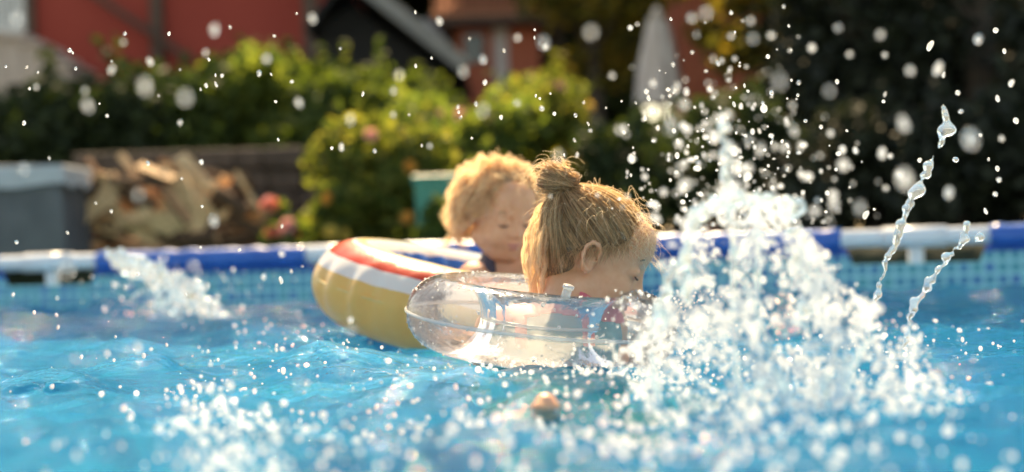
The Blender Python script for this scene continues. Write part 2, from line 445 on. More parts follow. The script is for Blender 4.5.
# ---- water
RIM = 1.04
PU0, PU1 = -2.6, 6.3                         # pool extent along U measured from PL
PN = 7.6                                     # pool extent along N
def graded(a, b, d0, d1, c0, c1, dc):
    out = list(np.arange(a, c0, dc)); x = c0
    while x < c1:
        out.append(x); x += d0 + (d1 - d0) * (x - c0) / (c1 - c0)
    out += list(np.arange(x, b, dc)) + [b]
    return np.array(sorted(set(np.round(out, 5))))
uu = graded(PU0, PU1, 0.0085, 0.0085, 0.0, 3.75, 0.08)
nn = graded(0.0, PN, 0.014, 0.0045, 0.0, 5.05, 0.08)
gu, gn = np.meshgrid(uu, nn, indexing='ij')
wx = PL.x + U.x * gu + N.x * gn; wy = PL.y + U.y * gu + N.y * gn
SPL = at(782, 395, 1.95)
def waves(x, y):
    r = np.random.default_rng(5); h = np.zeros_like(x)
    # gentle domain warp keeps crests from running straight
    xw = x + 0.035 * np.sin(3.1 * y + 1.1) + 0.018 * np.sin(9 * y - 2 * x); yw = y + 0.035 * np.sin(2.7 * x + .4) + 0.018 * np.sin(8 * x + 3 * y)
    for k in range(46):
        lam = 0.05 * (0.85 / 0.05) ** r.random(); th = r.normal(0.5, 1.0); kk = 2 * math.pi / lam
        slope = 0.034 if lam > 0.15 else 0.050
        h += slope / kk * np.sin(kk * (xw * math.sin(th) + yw * math.cos(th)) + r.uniform(0, 6.28))
    h = h + 4.0 * h * np.abs(h)
    h = h * (1 + 0.7 * np.clip((y - 3.2) / 2.0, 0, 1))        # steepened towards the far wall to cut the grazing reflections there
    for cx, cy, lam, amp, dec in ((SPL.x, SPL.y, 0.16, 0.007, 0.55), (SPL.x, SPL.y, 0.07, 0.004, 0.45), (0.03, 2.1, 0.13, 0.005, 0.35), (-.35, 2.9, 0.2, 0.006, 0.5), (-1.15, 5.0, 0.2, 0.012, 0.6), (-.45, 1.75, 0.12, 0.003, 0.3), (-0.7, 2.5, 0.26, 0.008, 0.5)):
        d = np.hypot(x - cx, y - cy); h += amp * np.exp(-d / dec) * np.sin(2 * math.pi * d / lam + 1.3 * np.sin(3 * np.arctan2(y - cy, x - cx)))
    return h
wz = WATER + waves(wx, wy)
edge = np.minimum(np.minimum(gu - PU0, PU1 - gu), np.minimum(gn, PN - gn))
wv = np.stack([wx, wy, wz], -1).reshape(-1, 3); nN = len(nn)
i, j = np.meshgrid(np.arange(len(uu) - 1), np.arange(nN - 1), indexing='ij'); a = (i * nN + j).ravel()
o = mesh('water', wv, np.stack([a, a + 1, a + nN + 1, a + nN], 1), 'water', smooth=True); o['kind'] = 'structure'; o['label'] = 'choppy turquoise water filling the pool'
def wz_at(x, y): return WATER + float(waves(np.array([x]), np.array([y]))[0])

# ================================================================== THE POOL
pool = empty('frame_pool', (PL.x, PL.y, 0), ANG)
tag(pool, 'large blue above-ground frame pool with white steel rim and mosaic print liner', 'pool')
def wall_param(px):                          # where a pixel column meets the far wall line
    d = fwd + rt * ((px - W / 2) / FPX)
    # solve camera + s*d = PL + t*U in plan
    A = np.array([[d.x, -U.x], [d.y, -U.y]]); s, t = np.linalg.solve(A, np.array([PL.x, PL.y])); return t
joints = [wall_param(p) for p in (48, 330, 625, 915)]
sp = joints[1] - joints[0]
joints = [joints[0] - 2 * sp, joints[0] - sp] + joints + [joints[-1] + sp, joints[-1] + 2 * sp]
half = {k: 0.19 for k in range(8)}; half[2] = 0.21; half[3] = 0.085; half[5] = 0.235; half[4] = 0.1
TR = 0.034; TZ = RIM - 0.03
# far liner wall with a notch at every joint
lx = []; top_hi, top_lo = TZ, TZ - 0.085
prof = [(PU0, top_hi)]
for k, t in enumerate(joints):
    w = half[k]
    prof += [(t - w, top_hi), (t - w + 0.035, top_lo), (t + w - 0.035, top_lo), (t + w, top_hi)]
prof.append((PU1, top_hi))
v = []; f = []
for k, (x, z) in enumerate(prof):
    for q in range(8):
        v.append((x, 0.0, z * (q / 7)))
for k in range(len(prof) - 1):
    for q in range(7): f.append([k * 8 + q, (k + 1) * 8 + q, (k + 1) * 8 + q + 1, k * 8 + q + 1])
lw = mesh('liner_wall', v, f, 'liner', pool); lw['label'] = 'blue liner wall printed with small mosaic tiles'
so = lw.modifiers.new('thick', 'SOLIDIFY'); so.thickness = 0.004
# other three walls and the floor, local y negative = towards camera
for nm, (x0, y0, x1, y1) in (('liner_wall', (PU0, 0, PU0, -PN)), ('liner_wall', (PU1, 0, PU1, -PN)), ('liner_wall', (PU0, -PN, PU1, -PN))):
    L = math.hypot(x1 - x0, y1 - y0)
    b = MB().box(0, L, -0.003, 0.003, 0.0, TZ).build(nm, 'liner', pool); b.location = (x0, y0, 0); b.rotation_euler = (0, 0, math.atan2(y1 - y0, x1 - x0))
MB().box(PU0, PU1, -PN, 0, 0.025, 0.03).build('pool_floor', 'floor', pool)
# rim: white tube all the way, blue sleeves between the joints, tee fitting and leg at each joint
MB().tube([(PU0, 0, TZ), (PU1, 0, TZ)], TR * 0.86, 16).build('rim_tube', 'tube', pool, True)
for x in (PU0, PU1): MB().tube([(x, 0, TZ), (x, -PN, TZ)], TR * 0.86, 16).build('rim_tube', 'tube', pool, True)
MB().tube([(PU0, -PN, TZ), (PU1, -PN, TZ)], TR * 0.86, 16).build('rim_tube', 'tube', pool, True)
ends = [PU0] + [e for k, t in enumerate(joints) for e in (t - half[k], t + half[k])] + [PU1]
for k in range(0, len(ends), 2):
    a, b = ends[k], ends[k + 1]; m = 26
    pts = [(a + (b - a) * q / m, 0, TZ - 0.004 + 0.002 * math.sin(q * 2.3)) for q in range(m + 1)]
    mb = MB().tube(pts, [TR * (1.12 + 0.05 * math.sin(q * 1.7 + k)) for q in range(m + 1)], 18)
    # the welded flap hanging under the sleeve
    mb.box(a, b, -0.012, -0.006, TZ - 0.048, TZ - 0.025)
    mb.build('sleeve', 'sleeve', pool, True)
for k, t in enumerate(joints):
    tee = MB().tube([(t - 0.1, 0, TZ), (t + 0.1, 0, TZ)], TR * 1.02, 16).build('tee_joint', 'tube', pool, True)
    MB().tube([(t, 0.02, TZ - 0.02), (t, 0.03, TZ - 0.12), (t, 0.12, 0.0)], TR * 0.75, 12).build('leg', 'tube', pool, True)

# ================================================================== SWIM RINGS
def torus(name, Rm, r, mat, parent, pleat=0.0, nu=160, nv=48, squash=1.0, v0=0.0, seedp=1):
    u = np.linspace(0, 2 * math.pi, nu, endpoint=False); v = np.linspace(0, 2 * math.pi, nv, endpoint=False)
    g, q = np.meshgrid(u, v, indexing='ij')
    pr = np.random.default_rng(seedp)
    wr = np.zeros_like(g)
    for kk in range(10):
        wr += pr.normal() * np.cos(pr.integers(14, 46) * g + pr.uniform(0, 6))
    # pleats only near the inner and outer seams
    seam = np.exp(-(np.minimum(np.abs(np.mod(q, 2 * math.pi) - math.pi), 2) / 0.75) ** 2) + 0.5 * np.exp(-(np.minimum(q, 2 * math.pi - q) / 0.55) ** 2)
    rr = r * (1 + pleat * wr * seam * 0.3)
    vv = np.stack([(Rm + rr * np.cos(q)) * np.cos(g), (Rm + rr * np.cos(q)) * np.sin(g), rr * np.sin(q) * squash], -1).reshape(-1, 3)
    i, j = np.meshgrid(np.arange(nu), np.arange(nv), indexing='ij'); i2 = (i + 1) % nu; j2 = (j + 1) % nv
    F = np.stack([i * nv + j, i2 * nv + j, i2 * nv + j2, i * nv + j2], -1).reshape(-1, 4)
    ob = mesh(name, vv, F, mat, parent, smooth=True)
    uvl = ob.data.uv_layers.new(name='UVMap')
    li = np.zeros(len(ob.data.loops), np.int32); ob.data.loops.foreach_get('vertex_index', li)
    ivr = li // nv; jv = li % nv
    uvs = np.stack([ivr / nu, np.mod((jv / nv) - v0, 1.0)], 1)
    uvl.data.foreach_set('uv', uvs.astype(np.float32).ravel())
    return ob
# clear ring
c = at(541, 300, 2.85); c.z = 0.898
ring1 = empty('swim_ring', c)
ring1.rotation_euler = (R(4), R(7), 0)
tag(ring1, 'clear transparent vinyl swim ring around the child with the hair bun', 'swim ring')
torus('tube', 0.165, 0.063, 'vinyl', ring1, 0.018, squash=0.98, seedp=3)
torus('seam', 0.2275, 0.0035, 'seam', ring1, 0.0, 160, 8)
torus('seam', 0.1015, 0.003, 'seam', ring1, 0.0, 120, 8)
vm = MB().tube([(0.03, -0.165, 0.058), (0.033, -0.168, 0.074)], [0.008, 0.007], 12); vm.tube([(0.033, -0.168, 0.074), (0.034, -0.169, 0.079)], 0.0095, 12)
vm.build('valve', 'seam', ring1, True)
n = 420                                      # beads of water clinging to the ring
_u = rng.uniform(0, 6.283, n); _q = rng.uniform(-1.2, 2.4, n)
_p = np.stack([(0.165 + 0.0632 * np.cos(_q)) * np.cos(_u), (0.165 + 0.0632 * np.cos(_q)) * np.sin(_u), 0.062 * np.sin(_q)], -1)
wb = drops_mesh('water_beads', _p, 0.0006 + rng.gamma(1.4, 0.0006, n), 'drop', 1); wb.parent = ring1; wb['kind'] = 'stuff'
# striped ring
c2 = at(482, 290, 3.74); c2.z = 0.893
ring2 = empty('swim_ring', c2)
ring2.rotation_euler = (R(3.5), R(13), 0)
tag(ring2, 'striped red white yellow and blue inflatable swim ring around the curly-haired child', 'swim ring')
torus('tube', 0.283, 0.092, 'stripe', ring2, 0.24, v0=0.5, seedp=8, nu=220)
M['tan_vinyl'] = surf('tan_vinyl', (0.78, 0.53, 0.19), (0.82, 0.56, 0.21), 9, 0.35, 0.05)
torus('seam', 0.3745, 0.002, 'tan_vinyl', ring2, 0.0, 160, 8)

# ================================================================== CHILDREN
def rot_frame(fw, upv=(0, 0, 1)):
    f_ = Vector(fw).normalized(); l_ = Vector(upv).cross(f_).normalized(); u_ = f_.cross(l_)
    return np.array([[f_.x, l_.x, u_.x], [f_.y, l_.y, u_.y], [f_.z, l_.z, u_.z]], np.float32)
class Head:
    def __init__(s, c, fw, upv, sca): s.c = np.array(c, np.float32); s.M = rot_frame(fw, upv); s.s = sca
    def p(s, x, y, z): return s.c + s.M @ (np.array((x, y, z), np.float32) * s.s)
    def pts(s, A): return s.c + (A * s.s) @ s.M.T
def head_sdf(F, hd):
    e = lambda c, r, k=0.012, sub=False: F.ell(hd.p(*c), np.array(r) * hd.s, hd.M, k * hd.s, sub)
    c_ = lambda a, b, ra, rb, k=0.01: F.cap(hd.p(*a), hd.p(*b), ra * hd.s, rb * hd.s, k * hd.s)
    e((-0.014, 0, 0.03), (0.090, 0.073, 0.076))
    e((0.028, 0, -0.028), (0.056, 0.056, 0.068), 0.03)
    e((0.060, 0, 0.045), (0.03, 0.05, 0.04), 0.03)
    c_((0.062, 0, -0.082), (0.052, 0, -0.075), 0.018, 0.028, 0.02)
    for s_ in (-1, 1):
        e((0.052, s_ * 0.035, -0.040), (0.027, 0.026, 0.028), 0.014)
        c_((0.0, s_ * 0.05, -0.055), (0.045, s_ * 0.026, -0.082), 0.02, 0.018, 0.02)
        e((0.0895, s_ * 0.031, 0.0), (0.017, 0.018, 0.0115), 0.012, True)
        e((0.070, s_ * 0.031, 0.0), (0.0135, 0.016, 0.0115), 0.004)
        e((-0.006, s_ * 0.072, -0.008), (0.014, 0.008, 0.025), 0.005)
        rim_ = [(0.007, -0.006), (0.008, 0.008), (0.001, 0.019), (-0.010, 0.020), (-0.018, 0.010), (-0.018, -0.006), (-0.011, -0.022), (-0.002, -0.030), (0.003, -0.024)]
        for q in range(len(rim_) - 1):
            ya, yb_ = [s_ * (0.078 + (0.007 if -0.02 < rim_[w][0] < -0.005 else 0.001)) for w in (q, q + 1)]
            c_((rim_[q][0], ya, rim_[q][1]), (rim_[q + 1][0], yb_, rim_[q + 1][1]), 0.0042, 0.0042, 0.003)
        e((-0.002, s_ * 0.082, -0.006), (0.007, 0.007, 0.012), 0.004, True)
        e((0.083, s_ * 0.0095, -0.030), (0.008, 0.007, 0.006), 0.006)
    c_((0.080, 0, 0.004), (0.0925, 0, -0.026), 0.006, 0.0085, 0.012)
    e((0.079, 0, -0.0535), (0.009, 0.019, 0.0055), 0.006); e((0.077, 0, -0.063), (0.009, 0.016, 0.006), 0.006)
    e((0.088, 0, -0.0585), (0.006, 0.018, 0.0014), 0.003, True)
def face_parts(hd, parent, lash_mat='lash', closed=True):
    def arc(name, pts, rad, mat):
        MB().tube([hd.p(*p) for p in pts], [r_ * hd.s for r_ in rad], 6).build(name, mat, parent, True)
    for s_ in (-1, 1):
        arc('eyelashes', [(0.083 - 0.55 * abs(q - 0.031) ** 1.15 * 1.6, s_ * q, -0.006 - 0.003 * math.sin((q - 0.017) / 0.028 * math.pi)) for q in np.linspace(0.017, 0.045, 7)], [0.0008, 0.0014, 0.0017, 0.0018, 0.0017, 0.0014, 0.0008], lash_mat)
        arc('eyebrow', [(0.0885 - 0.32 * (q - 0.012) ** 1.2 * 2.3, s_ * q, 0.0215 + 0.006 * math.sin((q - 0.012) / 0.038 * math.pi)) for q in np.linspace(0.014, 0.048, 7)], [0.001, 0.0018, 0.002, 0.002, 0.0018, 0.0014, 0.0007], 'hair_a_base')
    F = Field(hd.p(.08, 0, -.06) - 0.04, hd.p(.08, 0, -.06) + 0.04, 0.002)
    e = lambda c, r, k=0.003, sub=False: F.ell(hd.p(*c), np.array(r) * hd.s, hd.M, k * hd.s, sub)
    e((0.0802, 0.006, -0.0540), (0.0088, 0.0125, 0.0042)); e((0.0802, -0.006, -0.0540), (0.0088, 0.0125, 0.0042)); e((0.0785, 0, -0.0630), (0.0088, 0.0135, 0.0048))
    F.build('lips', 'lips', parent)
def hand_sdf(F, wrist, fingdir, palmn, s=1.0):
    """small hand: palm and five separate, unequal, slightly curled fingers"""
    w = np.array(wrist, float); f_ = np.array(fingdir, float); f_ /= np.linalg.norm(f_); n = np.array(palmn, float); n -= n @ f_ * f_; n /= np.linalg.norm(n); a = np.cross(f_, n)
    F.cap(w, w + f_ * 0.045 * s, 0.016 * s, 0.017 * s, 0.008)
    for q, L in zip((-1.5, -.5, .5, 1.5), (0.034, 0.042, 0.04, 0.03)):
        k0 = w + f_ * 0.05 * s + a * q * 0.0105 * s; k1 = k0 + (f_ * .9 + a * q * .06) * L * .5 * s; k2 = k1 + (f_ * .75 + n * .55) * L * .55 * s
        F.chain([k0 - f_ * .015 * s, k0, k1, k2], [0.007 * s, 0.0058 * s, 0.0053 * s, 0.0045 * s], 0.002)
    t0 = w + f_ * 0.016 * s - a * 0.014 * s; t1 = t0 + (f_ * .6 - a * .75) * 0.02 * s; t2 = t1 + (f_ * .9 - a * .25 + n * .3) * 0.018 * s
    F.chain([t0, t1, t2], [0.008 * s, 0.0065 * s, 0.005 * s], 0.003)

# ---------- child with the bun, seen from behind, head turned to the right
girlA = empty('person', (at(548, 300, 2.86).x, 2.86, 0.0))
girlA_loc = girlA.location.copy()
tag(girlA, 'child with blond hair in a bun in profile, floating in the clear ring', 'person')
def adopt(parent):                                   # keep world-space meshes in place below an offset empty
    for ch in list(parent.children):
        if ch.matrix_parent_inverse == Matrix.Identity(4): ch.matrix_parent_inverse = Matrix.Translation(parent.location).inverted()
hA = Head(at(595, 256, 2.93), (math.cos(R(-4)) * math.cos(R(25)), math.sin(R(-4)) * math.cos(R(25)), -math.sin(R(25))), (0, 0.02, 1), 1.0)
xb = at(550, 300, 2.86).x
foot = at(546, 408, 2.02); foot.z = 0.840
F = Field((xb - 0.25, 1.92, 0.40), (xb + 0.36, 3.3, 1.22), 0.0045)
neck = np.array((xb + 0.025, 2.89, 0.925)); chest = np.array((xb + .005, 2.84, 0.83)); waist = np.array((xb, 2.76, 0.73)); pel = np.array((xb, 2.68, 0.65))
F.ell(chest, (0.10, 0.068, 0.085), k=0.03); F.ell(waist, (0.083, 0.062, 0.08), k=0.04); F.ell(pel, (0.095, 0.075, 0.07), k=0.04)
F.cap((xb - 0.075, 2.88, 0.885), (xb + 0.085, 2.88, 0.885), 0.037, 0.037, 0.04)
F.cap(neck, hA.p(-0.03, 0, -0.04), 0.040, 0.037, 0.03)
torso_only = F.F.copy()
head_sdf(F, hA)
for s_ in (-1, 1):
    sh = (xb + s_ * 0.095, 2.885, 0.885); el = (xb + s_ * 0.115, 2.99, 0.77); wr = (xb + s_ * 0.08, 3.12, 0.76)
    F.cap(sh, el, 0.034, 0.026, 0.02); F.cap(el, wr, 0.026, 0.018, 0.012); hand_sdf(F, wr, (s_ * -.1, 1, -.05), (0, 0, -1))
    hip = (xb + s_ * 0.048, 2.66, 0.63)
    if s_ < 0: kn, an, toe = (xb - 0.04, 2.36, 0.66), (foot.x - .0, foot.y + .11, 0.775), (foot.x, foot.y, foot.z - .003)
    else: kn, an, toe = (xb + 0.10, 2.40, 0.58), (xb + 0.16, 2.17, 0.61), (xb + 0.18, 2.07, 0.60)
    F.cap(hip, kn, 0.062, 0.043, 0.03); F.cap(kn, an, 0.042, 0.026, 0.015); F.cap(an, toe, 0.024, 0.014, 0.012); F.ell(an, 0.028, k=0.01)
    for q in range(5):
        tt = np.array(toe) + np.array(((q - 2) * 0.0065, -0.010 - 0.004 * (q in (1, 2)), -0.002)); F.ell(tt, 0.006, k=0.002)
F.build('body', 'skin', girlA)
P = F.points()
suit = torso_only - 0.004
suit_f = np.maximum(suit, (P[..., 2] - 0.925 + 0.2 * np.abs(P[..., 0] - xb)))
suit_f = np.maximum(suit_f, -(P[..., 2] - 0.60 - 0.5 * (np.abs(P[..., 0] - xb) - .05)))
F.build('swimsuit', 'suit_teal', girlA, suit_f)
tr = np.maximum(torso_only - 0.0065, np.abs(P[..., 2] - 0.925 + 0.2 * np.abs(P[..., 0] - xb)) - 0.013)
for sx in (-0.05, 0.06):
    tr = np.minimum(tr, np.maximum(np.maximum(torso_only - 0.0065, np.abs(P[..., 0] - xb - sx) - 0.011), np.abs(P[..., 2] - 0.90) - 0.045))
F.build('swimsuit_trim', 'suit_pink', girlA, tr)
face_parts(hA, girlA)
# hair
def scalp(hd, d, extra):
    """point on the hair surface for unit direction(s) d (head frame)"""
    d = np.asarray(d, float); r = np.array((0.092, 0.075, 0.080))
    t = 1 / np.sqrt(((d / r) ** 2).sum(-1))
    return np.array((-0.014, 0, 0.028)) + d * (t + extra)[..., None]
def hairline(x): return np.where(x > 0, -0.25 + 0.86 * np.clip(x, 0, 1) ** 1.9, -0.25 - 0.68 * np.clip(-x, 0, 1) ** 0.7)
def in_hair(d, front_cut=0.30):
    # hairline: forehead, temples and round behind the ear
    x, y, z = d[..., 0], d[..., 1], d[..., 2]
    return z > hairline(x)
Fh = Field(hA.c - 0.17, hA.c + 0.19, 0.0035)
Ph = (Fh.points() - hA.c) @ hA.M / hA.s - np.array((-0.014, 0, 0.028), np.float32)
rl = np.linalg.norm(Ph, axis=-1) + 1e-6; dh = Ph / rl[..., None]
ellr = 1 / np.sqrt(((dh / np.array((0.0945, 0.0775, 0.0825))) ** 2).sum(-1))
cap = rl - ellr
hl = hairline(dh[..., 0])
capF = np.maximum(np.maximum(cap * hA.s, -(cap + 0.014) * hA.s), (hl - dh[..., 2]) * 0.07)
BUN = np.array((-0.110, -0.004, 0.094))
Fh.F = capF.astype(np.float32)
Fh.ell(hA.p(*BUN), (0.030, 0.030, 0.027), hA.M, 0.008); Fh.cap(hA.p(*(BUN * 0.99)), hA.p(-0.082, 0, 0.072), 0.02, 0.026, 0.012)
Fh.ell(hA.p(-0.05, 0, -0.024), np.array((0.042, 0.062, 0.048)) * hA.s, hA.M, 0.02)
Fh.build('hair', 'hair_a_base', girlA)
n = 2600; m = 14                             # hair drawn up from the nape and from behind the ears
_d = rng.normal(size=(n * 4, 3)); _d[:, 2] = -np.abs(_d[:, 2]) * 0.8 + 0.25; _d /= np.linalg.norm(_d, axis=1)[:, None]; _d = _d[_d[:, 0] < 0.35][:n]; n = len(_d)
_s = np.array((-0.05, 0, -0.024)) + _d * np.array((0.043, 0.0635, 0.049)); _s += rng.normal(0, 0.0012, (n, 3))
_e = np.tile(BUN - np.array((-0.02, 0, 0.02)), (n, 1)) + rng.normal(0, 0.006, (n, 3))
_c = np.array((-0.045, 0, 0.02)) + np.stack([-np.abs(_d[:, 0]) * 0.05 - 0.045, _d[:, 1] * 0.118, np.full(n, 0.022)], -1)
_t = np.linspace(0, 1, m)[None, :, None]
hair_curves('nape_strands', hA.pts((1 - _t) ** 2 * _s[:, None] + 2 * _t * (1 - _t) * _c[:, None] + _t ** 2 * _e[:, None]), 0.00036, 0.0003, 'hair_a', girlA)
bdir = np.array((-0.83, 0, 0.56)); bdir /= np.linalg.norm(bdir)
n = 8000
dd = rng.normal(size=(n * 6, 3)); dd /= np.linalg.norm(dd, axis=1)[:, None]; dd = dd[in_hair(dd)][:n]
n = len(dd); m = 14
tt = np.linspace(0, 1, m)[None, :, None]
om = np.arccos(np.clip(dd @ bdir, -0.999, 0.999))[:, None, None]
path = (np.sin((1 - tt) * om) * dd[:, None, :] + np.sin(tt * om) * bdir) / np.sin(om)
clump = rng.integers(0, 260, n); cph = rng.uniform(0, 6.28, 260); cam_ = rng.normal(0, 0.03, (260, 3))
env = np.sin(np.linspace(0, 1, m) * math.pi)[None, :, None]
path = path + cam_[clump][:, None, :] * env + rng.normal(0, 0.007, (n, 1, 3)) * env
path /= np.linalg.norm(path, axis=2)[..., None]
ext = 0.0024 + rng.gamma(1.6, 0.0009, n)[:, None] * np.ones((1, m)) + 0.0022 * np.sin(cph[clump])[:, None] * env[..., 0] + 0.012 * np.linspace(0, 1, m)[None] ** 6
S1 = hA.pts(scalp(hA, path, ext))
hair_curves('hair_strands', S1, 0.00036, 0.0003, 'hair_a', girlA)
# bun coils
n = 900; ph0 = rng.uniform(0, 6.28, n); th = np.linspace(0, 1, 16)[None] * rng.uniform(2.0, 4.2, n)[:, None] + ph0[:, None]
tiltv = rng.normal(0, 0.28, n); rr = 0.0305 + rng.gamma(1.5, 0.0013, n); zz = rng.normal(0, 0.0135, n)
rad = np.sqrt(np.clip(rr ** 2 - zz ** 2, 0.0001, 1))
B = np.stack([rad[:, None] * np.cos(th), rad[:, None] * np.sin(th), (zz[:, None] + tiltv[:, None] * rad[:, None] * np.sin(th + 1)) * 0.9], -1) + BUN
hair_curves('bun_strands', hA.pts(B), 0.00042, 0.00034, 'hair_a', girlA)
# loose hair falling from below the bun, paler to carry the backlit glow
FRQ = (0.5, 1.3)
def falling(hd, starts, lens, outward, curl, m=16, sway=0.25, grav=1.0):
    n = len(starts); t = np.linspace(0, 1, m)
    out = np.zeros((n, m, 3)); dn = hd.M.T @ np.array((0, 0, -1.0))
    for k in range(n):
        p = starts[k].copy(); o_ = outward[k] + rng.normal(0, sway, 3); o_ /= np.linalg.norm(o_)
        L = lens[k]; ph = rng.uniform(0, 6.28); cr = curl * rng.uniform(0.5, 1.3); fr = rng.uniform(*FRQ)
        side = np.cross(o_, dn); side /= (np.linalg.norm(side) + 1e-6)
        for q in range(m):
            w = min(1, t[q] * 1.9) * grav
            dirn = o_ * (1 - w) + dn * w; dirn /= np.linalg.norm(dirn) + 1e-6
            if q: p = p + dirn * L / (m - 1)
            out[k, q] = p + (side * math.cos(ph + 6.28 * fr * t[q]) + o_ * math.sin(ph + 6.28 * fr * t[q])) * cr * min(1, t[q] * 3)
    return hd.pts(out)
def locks(hd, starts, lens, outward, curl, per, spread, m=18, sway=0.2, grav=1.0):
    P0 = falling(hd, starts, lens, outward, curl, m, sway, grav)
    off = rng.normal(0, spread, (len(starts), per, 1, 3)) * (0.45 + 0.75 * np.sin(np.linspace(0.15, 2.9, m)))[None, None, :, None]
    cutv = rng.uniform(0.75, 1.0, (len(starts), per))
    Q = P0[:, None] + off
    # every strand ends at its own length
    tq = np.linspace(0, 1, m)[None, None] * cutv[..., None] * (m - 1); i0 = np.clip(tq.astype(int), 0, m - 2); fq = (tq - i0)[..., None]
    A0 = np.take_along_axis(Q, i0[..., None], 2); A1 = np.take_along_axis(Q, i0[..., None] + 1, 2)
    return (A0 * (1 - fq) + A1 * fq).reshape(-1, m, 3)
n = 44
aa = rng.uniform(-0.4, 0.75, n); zz = rng.uniform(-0.75, 0.35, n)
sd = np.stack([-np.cos(aa) * np.sqrt(1 - zz ** 2), -np.sin(aa) * np.sqrt(1 - zz ** 2), zz], -1)
S2 = locks(hA, scalp(hA, sd, np.full(n, 0.005)), rng.uniform(0.06, 0.12, n), sd * 0.6 + np.array((0, 0, -0.6)), 0.004, 16, 0.0022)
hair_curves('loose_hair', S2, 0.00034, 0.0002, 'hair_b', girlA)
# flyaway hairs and temple curls, coloured pale as if rim lit
n = 330
sd = rng.normal(size=(n, 3)); sd[:, 2] = np.abs(sd[:, 2]) * 0.9; sd /= np.linalg.norm(sd, axis=1)[:, None]
S3 = falling(hA, scalp(hA, sd, np.full(n, 0.004)), rng.uniform(0.02, 0.06, n), sd, 0.004, sway=0.7, grav=0.55)
hair_curves('flyaway_hair', S3, 0.00028, 0.00014, 'hair_b', girlA)
n = 110
sd = np.stack([rng.uniform(0.55, 0.9, n), -rng.uniform(0.15, 0.75, n), rng.uniform(0.2, 0.65, n)], -1); sd /= np.linalg.norm(sd, axis=1)[:, None]
S4 = falling(hA, scalp(hA, sd, np.full(n, 0.004)), rng.uniform(0.02, 0.05, n), sd, 0.007, sway=0.5, grav=0.8)
hair_curves('temple_curls', S4, 0.0003, 0.00016, 'hair_b', girlA)
n = 420                                      # short baby hairs softening the hairline
_x = np.concatenate([rng.uniform(0.0, 0.86, n - 120), rng.uniform(-0.5, 0.0, 120)]); _z = hairline(_x) + rng.uniform(-0.02, 0.16, n); _y = -np.sqrt(np.clip(1 - _x ** 2 - _z ** 2, 0.02, 1))
sd = np.stack([_x, _y, _z], -1); sd /= np.linalg.norm(sd, axis=1)[:, None]
S6 = falling(hA, scalp(hA, sd, np.full(n, 0.0035)), rng.uniform(0.010, 0.034, n), sd * 0.25 + np.array((-0.35, -0.05, -0.45)), 0.003, sway=0.35, grav=0.7)
hair_curves('baby_hair', S6, 0.0003, 0.00014, 'hair_a', girlA)
n = 60
sd = np.tile(bdir, (n, 1)) + rng.normal(0, 0.5, (n, 3)); sd /= np.linalg.norm(sd, axis=1)[:, None]
S5 = falling(hA, BUN + sd * 0.030, rng.uniform(0.02, 0.05, n), sd, 0.004, sway=0.5, grav=0.5)
hair_curves('bun_flyaways', S5, 0.00026, 0.00014, 'hair_b', girlA)
adopt(girlA)

# ---------- curly-haired child behind, in the striped ring
girlB = empty('person', (at(512, 290, 3.74).x, 3.74, 0.0))
tag(girlB, 'smiling child with light curly hair sitting in the striped ring', 'person')
yaw = R(-60); pt = R(18)
hB = Head(at(500, 213, 3.72), (math.cos(yaw) * math.cos(pt), math.sin(yaw) * math.cos(pt), -math.sin(pt)), (0, 0, 1), 0.92)
xb = at(512, 290, 3.76).x; yb = 3.76
F = Field((xb - 0.3, 3.28, 0.42), (xb + 0.42, 4.05, 1.25), 0.0055)
F.ell((xb, yb, 0.87), (0.10, 0.078, 0.10), k=0.03); F.ell((xb - .01, yb + .01, 0.74), (0.09, 0.075, 0.1), k=0.04); F.ell((xb - .01, yb + .01, 0.63), (0.105, 0.09, 0.07), k=0.04)
F.cap((xb - 0.085, yb + 0.045, 0.955), (xb + 0.07, yb - 0.06, 0.955), 0.036, 0.036, 0.04)
F.cap((xb, yb, 0.97), hB.p(-0.03, 0, -0.05), 0.041, 0.037, 0.03)
torB = F.F.copy()
head_sdf(F, hB)
for s_, el, wr in ((-1, (xb - 0.02, yb - 0.20, 0.93), (xb + 0.11, yb - 0.28, 0.955)), (1, (xb + 0.13, yb + 0.1, 0.86), (xb + 0.16, yb + 0.17, 0.80))):
    sh = (xb - 0.09, yb + 0.03, 0.95) if s_ > 0 else (xb + 0.02, yb - 0.075, 0.95)
    if s_ > 0: sh = (xb + 0.085, yb - 0.02, 0.95)
    else: sh = (xb - 0.085, yb - 0.02, 0.945)
    F.cap(sh, el, 0.034, 0.026, 0.02); F.cap(el, wr, 0.026, 0.018, 0.01); hand_sdf(F, wr, (0.75, -.5, -.15), (0, 0, -1))
for s_ in (-1, 1):
    hip = (xb + 0.03, yb - 0.02 + s_ * 0.055, 0.62); kn = (xb + 0.25, yb - 0.16 + s_ * 0.07, 0.66); an = (xb + 0.28, yb - 0.22 + s_ * 0.07, 0.47)
    F.cap(hip, kn, 0.062, 0.045, 0.03); F.cap(kn, an, 0.043, 0.027, 0.012); F.cap(an, (an[0] + 0.09, an[1] - 0.06, 0.45), 0.025, 0.017, 0.01)
F.build('body', 'skin', girlB)
P = F.points()
sB = np.maximum(torB - 0.004, P[..., 2] - 0.90); sB = np.maximum(sB, 0.60 - P[..., 2])
for sx in (-0.055, 0.05):
    sB = np.minimum(sB, np.maximum(np.maximum(torB - 0.005, np.abs(P[..., 0] + 0.3 * (P[..., 1] - yb) - xb - sx) - 0.009), np.abs(P[..., 2] - 0.95) - 0.06))
F.build('swimsuit', 'strap', girlB, sB)
face_parts(hB, girlB)
Fh = Field(hB.c - 0.16, hB.c + 0.16, 0.0045)
Ph = (Fh.points() - hB.c) @ hB.M / hB.s - np.array((-0.014, 0, 0.028), np.float32)
